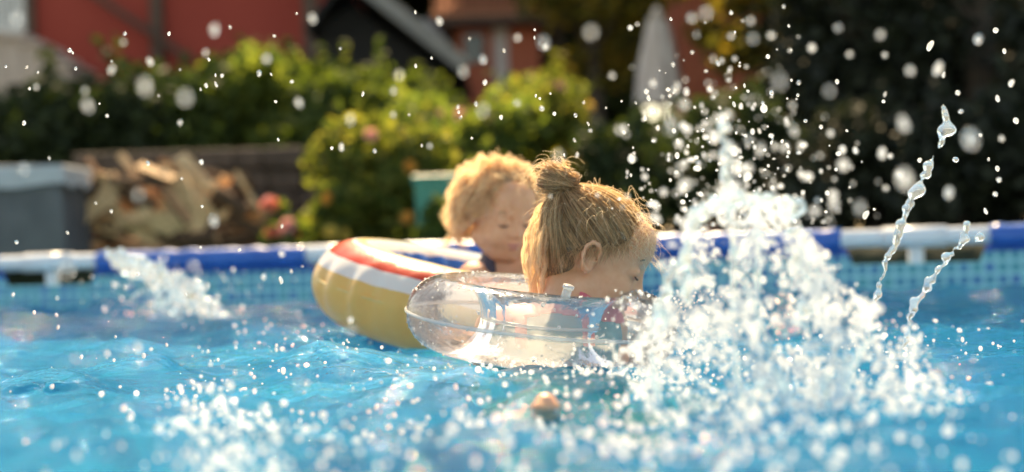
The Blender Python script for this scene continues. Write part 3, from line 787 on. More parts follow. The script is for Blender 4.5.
rl = np.linalg.norm(Ph, axis=-1) + 1e-6; dh = Ph / rl[..., None]
ellr = 1 / np.sqrt(((dh / np.array((0.096, 0.079, 0.084))) ** 2).sum(-1)); cap = rl - ellr
hl = hairline(dh[..., 0])
Fh.F = np.maximum(np.maximum(cap * hB.s, -(cap + 0.014) * hB.s), (hl - dh[..., 2]) * 0.07).astype(np.float32)
Fh.build('hair', 'hair_b_base', girlB)
n = 330
sd = rng.normal(size=(n * 6, 3)); sd /= np.linalg.norm(sd, axis=1)[:, None]; sd = sd[in_hair(sd)][:n]; n = len(sd)
fr = np.clip(sd[:, 0], 0, 1)
outw = sd * 0.5 + np.stack([-0.9 * fr - 0.1, np.sign(sd[:, 1]) * 0.45 * fr, 0.1 * fr - 0.15], -1)
FRQ = (1.0, 2.2)
S = locks(hB, scalp(hB, sd, np.full(n, 0.003)), rng.uniform(0.05, 0.115, n) * (1 - 0.45 * fr), outw, 0.0095, 28, 0.0042, m=22, sway=0.22, grav=0.85)
FRQ = (0.5, 1.3)
hair_curves('curls', S, 0.00034, 0.0002, 'hair_b', girlB)
n = 1000
sd = rng.normal(size=(n, 3)); sd[:, 2] = np.abs(sd[:, 2]); sd[:, 0] -= 0.4; sd /= np.linalg.norm(sd, axis=1)[:, None]
S = falling(hB, scalp(hB, sd, np.full(n, 0.004)), rng.uniform(0.03, 0.075, n), sd, 0.008, sway=0.6, grav=0.6)
hair_curves('flyaway_hair', S, 0.0003, 0.00016, 'hair_b', girlB)
adopt(girlB)

# ================================================================== GARDEN BEHIND
def bush(name, label, c, r, n, size, mat, cat='bush', group=None, nclump=26, blossoms=None, stems=5, flat=0.25, fill=0.55):
    """c: base centre, r: half extents (x, y) and height"""
    e = empty(name, c)
    cl = []
    for k in range(nclump):
        a = rng.uniform(0, 6.28); q = math.sqrt(rng.random()) * 0.85; hgt = rng.uniform(0.12, 0.9)
        taper = math.sqrt(max(0.1, 1 - hgt ** 3))
        cl.append((math.cos(a) * q * r[0] * taper, math.sin(a) * q * r[1] * taper, hgt * r[2], rng.uniform(0.16, 0.34) * min(r[0], r[2]) * 1.1))
    cl = np.array(cl); w = cl[:, 3] ** 2; pick = rng.choice(len(cl), n, p=w / w.sum())
    d = rng.normal(size=(n, 3)); d /= np.linalg.norm(d, axis=1)[:, None]
    rad = rng.uniform(fill, 1.08, n)[:, None] * cl[pick, 3][:, None]
    pos = cl[pick, :3] + d * rad * np.array((1.15, 1.0, 0.9)); pos[:, 2] = np.abs(pos[:, 2])
    ns_ = n // 14                            # shoots that stick out of the outline
    sp_ = rng.integers(0, 26, ns_); sc_ = cl[rng.integers(0, len(cl), 26)]; sv_ = rng.normal(0, 0.5, (26, 3)) + np.array((0, -.1, 1.0)); sv_ /= np.linalg.norm(sv_, axis=1)[:, None]
    pos[:ns_] = sc_[sp_, :3] + sv_[sp_] * (sc_[sp_, 3:4] * (0.7 + 0.95 * rng.random((ns_, 1)))) + rng.normal(0, 0.016, (ns_, 3))
    leaves('foliage', pos, size, mat, e, flat)
    for k in range(stems):
        q = cl[rng.integers(len(cl))]
        MB().tube([(q[0] * .15, q[1] * .15, -0.03), (q[0] * .5, q[1] * .5, q[2] * .5), (q[0], q[1], q[2])], [0.018, 0.012, 0.006], 6).build('stem', 'bark', e)
    if blossoms:
        bm_, bn, bs, cols = blossoms
        for k in range(bn):
            q = cl[rng.integers(len(cl))]; dv = Vector((rng.normal(), -abs(rng.normal()) - .6, abs(rng.normal()) * .8)).normalized()
            p = Vector(q[:3]) + dv * q[3] * 1.05
            # a rose: nested cupped petals
            pv = []; pf = []
            for ring_, (cnt, rad_, z_) in enumerate(((6, 1.0, 0.0), (5, 0.7, 0.3), (4, 0.4, 0.5))):
                for s_ in range(cnt):
                    a = 6.28 * s_ / cnt + ring_ * .5; a1, a2 = a - .62, a + .62; b0 = len(pv)
                    for (aa_, rr_, zz_) in ((a, 0.08, 0), (a1, rad_ * .8, z_ + .25), (a, rad_ * 1.05, z_ + .42), (a2, rad_ * .8, z_ + .25)):
                        pv.append((math.cos(aa_) * rr_ * bs, math.sin(aa_) * rr_ * bs, zz_ * bs))
                    pf.append([b0, b0 + 1, b0 + 2, b0 + 3])
            b_ = mesh('blossom', pv, pf, cols[k % len(cols)], e); b_.location = p; b_.rotation_euler = dv.to_track_quat('Z', 'Y').to_euler()
    tag(e, label, cat, group)
    return e
def tree(name, label, c, trunk_h, r, n, size, mat, group=None, nclump=40, lean=(0, 0), trunk_r=0.12, crown_r3=None, shape='round', core=None):
    e = empty(name, c)
    mb = MB(); top = (lean[0], lean[1], trunk_h + r[2] * (0.9 if shape == 'cone' else 0.35))
    mb.tube([(0, 0, -0.1), (lean[0] * .3, lean[1] * .3, trunk_h * .6), top], [trunk_r * 1.25, trunk_r, trunk_r * .35], 10)
    cl = []
    for k in range(nclump):
        if shape == 'cone':
            hgt = rng.random() ** 1.1; a = rng.uniform(0, 6.28); q = (1 - hgt) ** 0.6 * rng.uniform(0.35, 0.95)
            cl.append((math.cos(a) * q * r[0], math.sin(a) * q * r[1], trunk_h + hgt * r[2], r[0] * rng.uniform(0.22, 0.36) * (1.15 - 0.7 * hgt)))
        else:
            d = rng.normal(size=3); d /= np.linalg.norm(d); q = rng.uniform(0.35, 0.88)
            cl.append((d[0] * q * r[0] + lean[0], d[1] * q * r[1] + lean[1], trunk_h + r[2] * .5 + d[2] * q * r[2] * .5, min(r[0], r[2]) * rng.uniform(0.16, 0.3)))
    cl = np.array(cl)
    for k in range(0, nclump, 3):
        q = cl[k]; z0 = min(max(trunk_h * .7, q[2] - 0.5), top[2] * 0.95)
        mb.tube([(lean[0] * .5, lean[1] * .5, z0), (q[0] * .5, q[1] * .5, (z0 + q[2]) / 2 + 0.05), (q[0], q[1], q[2])], [trunk_r * .4, trunk_r * .25, 0.01], 6)
    mb.build('trunk', 'bark', e, True)
    w = cl[:, 3] ** 2; pick = rng.choice(len(cl), n, p=w / w.sum())
    d = rng.normal(size=(n, 3)); d /= np.linalg.norm(d, axis=1)[:, None]
    pos = cl[pick, :3] + d * rng.uniform(0.3, 1.1, n)[:, None] * cl[pick, 3][:, None] * np.array((1.2, 1.2, 0.8))
    leaves('crown', pos, size, mat, e, 0.2)
    tag(e, label, 'tree', group)
    return e

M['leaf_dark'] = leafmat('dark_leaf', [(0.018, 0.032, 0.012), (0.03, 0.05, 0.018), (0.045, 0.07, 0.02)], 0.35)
M['leaf_vdark'] = leafmat('conifer_leaf', [(0.010, 0.014, 0.008), (0.016, 0.022, 0.01), (0.028, 0.034, 0.014)], 0.15)  # near-black leaf colour carries the deep shade at the right
M['leaf_hedge'] = leafmat('hedge_leaf', [(0.04, 0.07, 0.02), (0.08, 0.125, 0.03), (0.15, 0.19, 0.045)], 0.5)  # leaf colour brightened in place of stronger backlight
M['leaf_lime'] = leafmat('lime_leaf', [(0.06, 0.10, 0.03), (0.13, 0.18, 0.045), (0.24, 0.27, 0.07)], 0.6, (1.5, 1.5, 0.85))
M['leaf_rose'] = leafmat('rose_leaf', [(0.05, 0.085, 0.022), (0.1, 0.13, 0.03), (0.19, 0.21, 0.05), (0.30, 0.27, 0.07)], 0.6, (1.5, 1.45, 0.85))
M['leaf_olive'] = leafmat('olive_leaf', [(0.06, 0.065, 0.018), (0.16, 0.14, 0.035), (0.34, 0.24, 0.06)], 0.6)  # gold end of the range imitates sunlit highlights on the leaves
M['petal_pink'] = leafmat('pink_petal', [(0.65, 0.25, 0.25), (0.75, 0.4, 0.38)], 0.4, (1.1, 1, 1))
M['petal_coral'] = leafmat('coral_petal', [(0.75, 0.18, 0.1), (0.8, 0.3, 0.2)], 0.4, (1.1, 1, 1))
M['petal_yellow'] = leafmat('yellow_petal', [(0.8, 0.55, 0.1), (0.85, 0.65, 0.2)], 0.4, (1.1, 1, 1))
M['petal_orange'] = leafmat('orange_petal', [(0.8, 0.33, 0.06), (0.85, 0.45, 0.12)], 0.4, (1.1, 1, 1))

def ground_at(px, Y): return Vector((at(px, 240, Y).x, Y, TER))
# low hedge in front of the red house; leaf colours carry its sun and shade
hg = 'shrubs of the hedge before the red house'
for k, (px, Y, rx, top, m_, lab) in enumerate((
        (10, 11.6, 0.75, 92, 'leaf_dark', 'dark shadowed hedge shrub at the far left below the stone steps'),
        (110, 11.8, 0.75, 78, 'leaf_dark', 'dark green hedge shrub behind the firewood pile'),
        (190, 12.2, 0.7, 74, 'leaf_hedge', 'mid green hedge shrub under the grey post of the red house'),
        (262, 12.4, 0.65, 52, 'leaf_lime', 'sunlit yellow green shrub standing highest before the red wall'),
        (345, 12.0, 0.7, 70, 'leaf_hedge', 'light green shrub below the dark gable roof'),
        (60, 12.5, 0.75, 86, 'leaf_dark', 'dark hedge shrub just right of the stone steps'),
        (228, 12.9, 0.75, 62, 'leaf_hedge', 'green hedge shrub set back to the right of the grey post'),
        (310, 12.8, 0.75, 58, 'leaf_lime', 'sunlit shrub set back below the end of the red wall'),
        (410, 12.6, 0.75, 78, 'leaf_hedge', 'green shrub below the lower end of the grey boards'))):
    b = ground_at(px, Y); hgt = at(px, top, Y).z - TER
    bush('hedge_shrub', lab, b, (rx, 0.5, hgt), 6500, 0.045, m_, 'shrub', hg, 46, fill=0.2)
# rose bushes
def bush_px(label, px, Y, rx, top, m_, blossoms=None, n=4500, size=0.034, name='rose_bush', cat='bush', ncl=30, ry=0.45, group=None):
    b = ground_at(px, Y); hgt = at(px, top, Y).z - TER
    return bush(name, label, b, (rx, ry, hgt), n, size, m_, cat, group, ncl, blossoms)
bush_px('yellow green rose bush with orange blooms left of the curly-haired child', 378, 8.9, 0.46, 122, 'leaf_rose', (None, 9, 0.038, ['petal_orange', 'petal_yellow', 'petal_pink']), 5600, 0.032)
bush_px('green rose bush with pink blooms right behind the children', 470, 9.6, 0.55, 82, 'leaf_lime', (None, 8, 0.042, ['petal_pink']), 5200)
bush_px('bright yellow green bush with pale blossoms above the hair bun', 560, 10.2, 0.55, 72, 'leaf_rose', (None, 8, 0.042, ['petal_pink', 'petal_yellow']), 5200)
bush_px('small coral and pink flower bush at the right end of the firewood', 285, 8.25, 0.13, 203, 'leaf_hedge', (None, 9, 0.04, ['petal_coral', 'petal_pink']), 500, 0.03, 'flower_bush', 'bush', 9, 0.15)
bush_px('low leafy plant in front of the teal bin', 440, 7.95, 0.16, 203, 'leaf_hedge', None, 1200, 0.03, 'garden_plant', 'plant', 12, 0.14)
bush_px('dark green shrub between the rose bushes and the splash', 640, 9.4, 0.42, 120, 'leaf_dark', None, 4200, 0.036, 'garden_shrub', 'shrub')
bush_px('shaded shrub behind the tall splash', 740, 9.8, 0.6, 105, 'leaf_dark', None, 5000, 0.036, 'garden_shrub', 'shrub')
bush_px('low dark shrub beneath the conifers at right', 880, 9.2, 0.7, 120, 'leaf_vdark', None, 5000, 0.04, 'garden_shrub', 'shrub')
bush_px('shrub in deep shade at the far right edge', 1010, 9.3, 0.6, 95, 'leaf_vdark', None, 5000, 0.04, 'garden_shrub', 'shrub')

# trees
tg = 'trees behind the garden'
b = ground_at(600, 13.5); tree('garden_tree', 'olive green tree between the tiled house and the pale parasol', b, 1.0, (1.0, 1.0, 3.2), 7000, 0.055, 'leaf_olive', tg, 40, trunk_r=0.08)
b = ground_at(790, 12.5); tree('garden_tree', 'olive tree with leaves coloured as if sunlit behind the splash', b, 0.5, (0.8, 0.8, 2.9), 6500, 0.05, 'leaf_olive', tg, 36, trunk_r=0.07)
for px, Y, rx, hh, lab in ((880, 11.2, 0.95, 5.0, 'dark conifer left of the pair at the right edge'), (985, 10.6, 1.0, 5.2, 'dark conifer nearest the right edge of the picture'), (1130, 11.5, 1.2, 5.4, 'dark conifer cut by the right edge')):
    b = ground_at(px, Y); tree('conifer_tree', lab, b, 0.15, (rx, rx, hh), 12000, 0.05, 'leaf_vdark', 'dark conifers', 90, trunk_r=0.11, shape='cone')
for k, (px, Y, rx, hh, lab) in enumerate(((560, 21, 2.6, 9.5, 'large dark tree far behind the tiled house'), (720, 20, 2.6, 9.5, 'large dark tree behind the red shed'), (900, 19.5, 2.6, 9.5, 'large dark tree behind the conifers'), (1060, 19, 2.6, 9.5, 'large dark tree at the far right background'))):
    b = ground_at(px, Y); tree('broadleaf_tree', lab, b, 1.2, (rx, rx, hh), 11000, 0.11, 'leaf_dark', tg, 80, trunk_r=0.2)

for k, (px, rx, lab) in enumerate(((60, 3.0, 'unseen tree added to block sky behind the left part of the red house'), (210, 3.0, 'unseen tree added to block sky behind the middle of the red house'), (330, 3.0, 'tall dark tree far behind the dark shed'), (455, 2.6, 'tall dark tree far behind the tiled roof'), (640, 2.6, 'tall dark tree far behind the pale parasol'), (800, 2.8, 'tall dark tree far behind the splash'), (960, 2.8, 'tall dark tree far behind the conifers at right'))):
    b = ground_at(px, 26 + k % 2); tree('broadleaf_tree', lab, b, 0.3, (rx, 1.6, 10.5), 11000, 0.17, 'leaf_dark', tg, 80, trunk_r=0.22)  # added tall to block sky from the water; unseen behind the red house
# ---- red house at the left
Yh = 17.0
hx = lambda px, Y=Yh: at(px, 240, Y).x
hz = lambda py, px=150, Y=Yh: at(px, py, Y).z
house = empty('red_house', (hx(150), Yh, TER)); tag(house, 'dark red rendered house behind the hedge at upper left', 'house')
ox, oy, oz = house.location
x0, x1 = hx(-150) - ox, hx(330) - ox
zw = 5.2
wx0, wx1, wz0, wz1 = hx(-18) - ox, hx(33) - ox, hz(36, 10) - oz, 3.3
mb = MB()
mb.box(x0, wx0, 0, 0.3, -0.05, zw); mb.box(wx1, x1, 0, 0.3, -0.05, zw); mb.box(wx0, wx1, 0, 0.3, -0.05, wz0); mb.box(wx0, wx1, 0, 0.3, wz1, zw)
mb.box(x0, x0 + .3, 0.3, 5, -0.05, zw); mb.box(x1 - .3, x1, 0.3, 5, -0.05, zw); mb.box(x0 + .3, x1 - .3, 4.7, 5, -0.05, zw)
mb.build('wall', 'redwall', house)
win = MB().box(wx0, wx0 + .07, -0.03, 0.1, wz0, wz1).box(wx1 - .07, wx1, -0.03, 0.1, wz0, wz1).box(wx0 + .07, wx1 - .07, -0.028, 0.1, wz0, wz0 + .09).box(wx0 + .07, wx1 - .07, -0.028, 0.1, wz1 - .09, wz1).build('window_frame', 'whitepaint', house)
MB().box(wx0 + .07, wx1 - .07, 0.06, 0.07, wz0 + .09, wz1 - .09).build('pane', 'glass', win)
for q in range(7):
    MB().box(wx0 + .08 + q * 0.055, wx0 + .08 + q * 0.055 + 0.042, 0.0, 0.02, wz0 + .09, wz1 - .09).build('shutter_slat', 'whitepaint', win)
MB().box(wx0 - .06, wx1 + .06, -0.12, 0.0, wz0 - 0.08, wz0).build('window_sill', 'stone', house, bevel=0.01)
px_ = hx(165) - ox
MB().box(px_ - .06, px_ + .06, -0.14, -0.02, 0, zw).build('post', 'brownpaint', house, bevel=0.01)
cxp = hx(38) - ox
MB().box(cxp - .045, cxp + .045, -0.08, 0.0, hz(60, 40) - oz, zw).build('corner_trim', 'brownpaint', house)
hr_ = MB().tube([(hx(95) - ox, -0.2, hz(-10, 95) - oz), (hx(200) - ox, -0.2, hz(62, 190) - oz)], 0.035, 8).build('shadow_bar', 'brownpaint', house)  # dark diagonal bar stands in for the shadow across the wall
cx2 = hx(318) - ox
MB().box(cx2 - .07, cx2 + .07, -0.15, -0.01, 0, zw).build('post', 'brownpaint', house, bevel=0.01)
rf = MB().prism([(x0 - .5, zw), (x1 + .5, zw), (x1 + .3, zw + .12), ((x0 + x1) / 2, zw + 1.5), (x0 - .3, zw + .12)], -0.7, 5.5).build('roof', 'tile', house)
# stone steps at the far left
st = empty('stone_steps', (hx(0, 15.2), 15.2, TER)); tag(st, 'pale stone stair flank stepping down in front of the red house', 'steps')
sx = lambda px: at(px, 240, 15.2).x - st.location.x; sz = lambda py, px=30: at(px, py, 15.2).z - TER
stp = [(-60, 36), (-20, 36), (8, 38), (28, 46), (44, 57), (58, 68), (74, 80)]
for k in range(len(stp) - 1):
    a, b = stp[k], stp[k + 1]; MB().box(sx(a[0]), sx(b[0]) - 0.002, -0.0, 0.9, 0, sz(a[1])).build('step', 'stone', st, bevel=0.015)
    MB().box(sx(a[0]) - .01, sx(b[0]) + .03, -0.05, 0.9, sz(a[1]) + .001, sz(a[1]) + .05).build('tread', 'stone', st, bevel=0.01)

# ---- dark gable roof (low outbuilding) with grey barge boards
Yg = 14.2
gb = empty('dark_shed', (hx(400, Yg), Yg, TER)); tag(gb, 'dark low shed with a sloping roof edged by grey boards', 'shed')
gx_ = lambda px: at(px, 240, Yg).x - gb.location.x; gz_ = lambda py, px=400: at(px, py, Yg).z - TER
A = (gx_(357), gz_(-14, 357)); Bp = (gx_(468), gz_(76, 468))
C = (gx_(345), gz_(-18, 345)); D = (gx_(322), gz_(30, 322))
MB().prism([(gx_(318), 0), (gx_(452), 0), (gx_(452), gz_(74)), (gx_(357), gz_(2)), (gx_(325), gz_(20))], 0.12, 2.4).build('wall', 'darkroof', gb)
th = 0.05
def board(p, q, w, y0, y1, nm, mt):
    d = Vector((q[0] - p[0], 0, q[1] - p[1])).normalized(); nrm = Vector((-d.z, 0, d.x)) * w
    return MB().prism([(p[0], p[1]), (q[0], q[1]), (q[0] + nrm.x, q[1] + nrm.z), (p[0] + nrm.x, p[1] + nrm.z)], y0, y1).build(nm, mt, gb, bevel=0.006)
board(A, Bp, 0.12, -0.3, -0.2, 'barge_board', 'greypaint')
board((A[0], A[1] - .02), (Bp[0], Bp[1] - .02), 0.05, -0.195, 2.4, 'roof_slab', 'darkroof')
board((gx_(318), gz_(35, 318)), (A[0] - .02, A[1]), 0.05, -0.2, 2.4, 'roof_slab', 'darkroof')
for k in range(4):
    px0 = 436 + k * 14; 
MB().tube([(gx_(415), 2.6, gz_(-20)), (gx_(440), 2.6, gz_(10)), (gx_(456), 2.6, gz_(34)), (gx_(452), 2.6, 0)], 0.045, 8).build('gutter_pipe', 'greypaint', gb, True)

# ---- tiled house
Yt = 19.5
th_ = empty('tiled_house', (hx(500, Yt), Yt, TER)); tag(th_, 'orange red house with a clay tiled roof behind the rose bushes', 'house')
tx = lambda px: at(px, 240, Yt).x - th_.location.x; tz = lambda py, px=500: at(px, py, Yt).z - TER
MB().box(tx(462), tx(545), 0, 3, -.05, tz(20)).build('wall', 'redwood', th_)
MB().box(tx(499), tx(514), -0.04, 0.0, 0, tz(28)).build('door', 'canvas', th_)
MB().box(tx(470), tx(490), -0.03, 0.0, tz(62), tz(34)).build('window', 'glass', th_)
rb = MB().prism([(tx(440), 0), (tx(440) + .01, 0), (tx(440) + .01, .05), (tx(440), .05)], 0, .01)
rf = empty('roof', (0, 0, 0)); rf.parent = th_
rows = 6
for k in range(rows):                      # courses of tiles climbing away from the eave
    for q in range(16):
        xa = tx(440) + (tx(562) - tx(440)) * q / 16; xb_ = tx(440) + (tx(562) - tx(440)) * (q + 1) / 16 - 0.006
        z0_ = tz(19) + 0.11 * k; y0_ = -0.35 + k * 0.25
        MB().add([(xa, y0_, z0_), (xb_, y0_, z0_), (xb_, y0_ + .3, z0_ + .13), (xa, y0_ + .3, z0_ + .13), ((xa + xb_) / 2, y0_, z0_ + .05), ((xa + xb_) / 2, y0_ + .3, z0_ + .18)],
                 [[0, 4, 5, 3], [4, 1, 2, 5], [0, 1, 4], [0, 3, 2, 1], [3, 5, 2]]).build('tile', 'tile', rf)
MB().box(tx(441), tx(561), -0.34, 3.2, tz(19) - 0.09, tz(19) - 0.003).build('eave_board', 'brownpaint', th_)
# ---- red shed at the middle right, half hidden
Ys = 15.5
rs = empty('red_shed', (hx(730, Ys), Ys, TER)); tag(rs, 'brownish red timber shed half hidden behind foliage', 'shed')
rx_ = lambda px: at(px, 240, Ys).x - rs.location.x; rz_ = lambda py, px=730: at(px, py, Ys).z - TER
for k in range(8):
    a = 688 + k * 10.5; MB().box(rx_(a), rx_(a + 10.5) - .006, 0, 0.05 + 0.004 * (k % 2), 0, rz_(-30)).build('plank', 'redwood', rs)
MB().box(rx_(680), rx_(780), -0.3, 2.0, rz_(-32), rz_(-42)).build('roof', 'brownpaint', rs)
MB().box(rx_(688), rx_(772), 0.06, 1.8, 0, rz_(-31)).build('shed_body', 'redwood', rs)
# ---- closed parasol
Yp = 12.2
pb = ground_at(664, Yp); par = empty('parasol', pb); tag(par, 'closed pale pinkish parasol standing left of the red shed', 'parasol')
pz = lambda py: at(664, py, Yp).z - TER
MB().tube([(0, 0, 0), (0, 0, pz(12))], 0.025, 10).build('pole', 'greypaint', par, True)
MB().tube([(0, 0, 0), (0, 0, 0.08)], [0.25, 0.22], 20).build('base', 'stone', par, True)
v = []; f = []; nr, ns = 9, 32
for k in range(nr):
    q = k / (nr - 1); z = pz(16) + (pz(104) - pz(16)) * q; rad = 0.05 + 0.10 * q ** 0.8
    for s_ in range(ns):
        a = 6.283 * s_ / ns; rr_ = rad * (1 + 0.28 * math.cos(8 * a) + 0.05 * math.sin(3 * a + k)); v.append((math.cos(a) * rr_, math.sin(a) * rr_, z))
for k in range(nr - 1):
    for s_ in range(ns): f.append([k * ns + s_, k * ns + (s_ + 1) % ns, (k + 1) * ns + (s_ + 1) % ns, (k + 1) * ns + s_])
f.append(list(range(ns)))
mesh('canopy', v, f, 'canvas', par, True)
MB().tube([(0, 0, pz(17)), (0, 0, pz(6))], [0.05, 0.012], 12).build('finial', 'canvas', par, True)
# ---- thin grey post in the garden
gp = empty('garden_post', ground_at(732, 8.6)); tag(gp, 'thin grey post standing behind the splash', 'post')
MB().box(-0.035, 0.035, -0.035, 0.035, -0.05, at(732, 150, 8.6).z - TER).build('shaft', 'greypaint', gp, bevel=0.005)
MB().box(-0.045, 0.045, -0.045, 0.045, at(732, 150, 8.6).z - TER, at(732, 146, 8.6).z - TER).build('post_cap', 'greypaint', gp, bevel=0.005)
# ---- covered box at the left
Yc = 8.45
cb = empty('covered_box', (at(25, 240, Yc).x, Yc, TER)); tag(cb, 'garden box under a grey tarpaulin cover beside the firewood', 'box')
cx_ = lambda px: at(px, 240, Yc).x - cb.location.x; cz_ = lambda py, px=40: at(px, py, Yc).z - TER
def drape(x0, x1, y0, y1, z0, z1, amp, nm, mt, wob=5):
    # closed tarpaulin skirt with folds
    per = []; m = 40
    for (ax, ay, bx, by) in ((x0, y0, x1, y0), (x1, y0, x1, y1), (x1, y1, x0, y1), (x0, y1, x0, y0)):
        for q in range(m): per.append((ax + (bx - ax) * q / m, ay + (by - ay) * q / m, ax - bx, ay - by))
    v = []; f = []; nz_ = 8; cxm, cym = (x0 + x1) / 2, (y0 + y1) / 2
    for k in range(nz_):
        q = k / (nz_ - 1); z = z1 + (z0 - z1) * q
        for i_, (x, y, ex, ey) in enumerate(per):
            L = math.hypot(ex, ey); nx_, ny_2 = -ey / L, ex / L
            dv = Vector((x - cxm, y - cym, 0)).normalized()
            a_ = amp * (0.25 + q) * (math.sin(i_ * 0.55 + 1.3 * math.sin(i_ * .13)) + .5 * math.sin(i_ * 1.31))
            v.append((x + dv.x * (a_ + 0.015 * q), y + dv.y * (a_ + 0.015 * q), z + (0.01 * math.sin(i_ * .37) if k == nz_ - 1 else 0)))
    n_ = len(per)
    for k in range(nz_ - 1):
        for i_ in range(n_): f.append([k * n_ + i_, (k + 1) * n_ + i_, (k + 1) * n_ + (i_ + 1) % n_, k * n_ + (i_ + 1) % n_])
    b0 = len(v); v.append((cxm, cym, z1 + 0.02))
    for i_ in range(n_): f.append([b0, i_, (i_ + 1) % n_])
    return mesh(nm, v, f, mt, cb, True)
drape(cx_(-120), cx_(76), -0.25, 0.35, 0.02, cz_(178), 0.012, 'cover_skirt', 'cover')
drape(cx_(-124), cx_(79), -0.27, 0.37, cz_(188), cz_(168), 0.006, 'cover_top', 'cover_lid')
# ---- teal bin among the bushes
tb = empty('plastic_bin', ground_at(438, 8.15)); tag(tb, 'teal green plastic bin behind the curly-haired child', 'bin')
zt = at(438, 184, 8.15).z - TER
v = []; f = []
for (hx_, z) in ((0.085, 0.0), (0.1, zt), (0.11, zt), (0.11, zt + .02), (0.095, zt + .02), (0.08, 0.02)):
    v += [(-hx_, -hx_, z), (hx_, -hx_, z), (hx_, hx_, z), (-hx_, hx_, z)]
for k in range(5):
    for s_ in range(4): f.append([k * 4 + s_, k * 4 + (s_ + 1) % 4, k * 4 + 4 + (s_ + 1) % 4, k * 4 + 4 + s_])
f += [[3, 2, 1, 0], [20, 21, 22, 23]]
mesh('tub', v, f, 'teal', tb)
MB().box(-0.112, 0.112, -0.112, 0.112, zt + .021, zt + .04).build('lid', 'teal', tb, bevel=0.006)
# ---- dark retaining wall behind the firewood: single stones
rw = empty('garden_wall', ground_at(210, 9.6)); tag(rw, 'low dark stone wall behind the firewood pile', 'wall')
M['wallstone'] = surf('wall_stone', (0.06, 0.045, 0.035), (0.13, 0.095, 0.075), 9, 0.9, 0.5, 0.02)
zb = at(210, 148, 9.6).z - TER; rr_ = 5; x_l = at(60, 240, 9.6).x - rw.location.x; x_r = at(345, 240, 9.6).x - rw.location.x
for k in range(rr_):
    x = x_l + rnd.uniform(0, .1); z0_ = zb * k / rr_; z1_ = zb * (k + 1) / rr_ - 0.008
    while x < x_r:
        L = rnd.uniform(0.12, 0.26); dy = rnd.uniform(-.02, .02)
        MB().box(x, x + L - .008, dy, 0.28 + dy, z0_, z1_).build('stone', 'wallstone', rw, bevel=0.015); x += L
# ---- firewood
def log_mesh(kind, seed):
    r_ = random.Random(seed); L = r_.uniform(0.2, 0.29); rad = r_.uniform(0.036, 0.054)
    # split log: wedge section with a bark arc
    a0 = r_.uniform(0.9, 1.5); pts = [(0, 0)] if kind else []
    n_ = 9; span = a0 if kind else math.pi
    for q in range(n_ + 1):
        a = -span / 2 * 1 + span * q / n_ if kind else math.pi * q / n_
        pts.append((math.cos(a) * rad * r_.uniform(.95, 1.05) - (rad * .5 if kind else 0), math.sin(a) * rad * r_.uniform(.95, 1.05)))
    m_ = len(pts); secs = 5; v = []; f = []
    bend = r_.uniform(-.006, .006)
    for k in range(secs):
        q = k / (secs - 1) - .5; sc_ = 1 - 0.05 * r_.random()
        for x, y in pts: v.append((q * L, x * sc_ + bend * (1 - 4 * q * q), y * sc_))
    me = bpy.data.meshes.new('firewood_log')
    for k in range(secs - 1):
        for i_ in range(m_): f.append([k * m_ + i_, k * m_ + (i_ + 1) % m_, (k + 1) * m_ + (i_ + 1) % m_, (k + 1) * m_ + i_])
    f += [list(range(m_ - 1, -1, -1)), list(range((secs - 1) * m_, secs * m_))]
    me.from_pydata(v, [], f); me.materials.append(M['log_bark']); me.materials.append(M['log_face'] if seed % 3 else M['log_face2'])
    for p in me.polygons:
        i_ = p.index
        if i_ >= (secs - 1) * m_: p.material_index = 1
        else:
            e_ = i_ % m_
            p.material_index = 1 if ((kind and e_ in (0, m_ - 1)) or (not kind and e_ == m_ - 1)) else 0
    me.update(); return me
lm = [log_mesh(k % 4 > 0, 31 + k) for k in range(9)]
pos = {0: 'bottom', 1: 'second', 2: 'third', 3: 'top'}
k = 0; Yw = 8.75
ordn = ('first', 'second', 'third', 'fourth', 'fifth', 'sixth', 'seventh', 'eighth', 'ninth', 'tenth', 'eleventh', 'twelfth', 'thirteenth')
for row in range(8):
    npr = 12 - row // 3 - (row > 5) * 3
    for q in range(npr):
        px = 80 + (q + 0.5 + rnd.uniform(-.3, .3)) * (180 / (12 - row // 3)) + (14 if row > 5 else 0)
        mi = rnd.randrange(len(lm))
        o = bpy.data.objects.new('firewood_log', lm[mi]); COL.objects.link(o)
        o.location = (at(px, 240, Yw).x, Yw + rnd.uniform(-.12, .12), TER + 0.04 + row * 0.058 + rnd.uniform(-.008, .008))
        steep = rnd.choice((0.1, 0.4, 0.8, 0.95, 1.1, 0.6, 0.25)) * rnd.choice((1, 1, -1)) if row > 1 else rnd.uniform(-.15, .15)
        o.rotation_euler = (rnd.uniform(-3.1, 3.1) if rnd.random() < .55 else (rnd.uniform(-.75, .75) if mi % 4 else -1.57 + rnd.uniform(-.5, .5)), steep, rnd.uniform(-.55, .55))
        which = 'rightmost' if q == npr - 1 else ('leftmost' if q == 0 else ordn[q] + ' from the left')
        rown = 'topmost' if row == 7 else ('lowest' if row == 0 else ordn[row])
        tag(o, f'split firewood log, {which} in the {rown} layer of the pile', 'log', 'firewood logs in the pile'); k += 1

# ================================================================== WATER IN THE AIR
def px_pts(arr):                             # (n,3) of px, py, Y -> world
    a = np.asarray(arr, float)
    d = np.array(fwd)[None] + np.array(rt)[None] * ((a[:, 0:1] - W / 2) / FPX) + np.array(up)[None] * ((H / 2 - a[:, 1:2]) / FPX)
    return np.array((0, 0, CAMZ)) + d * (a[:, 2:3] / d[:, 1:2])

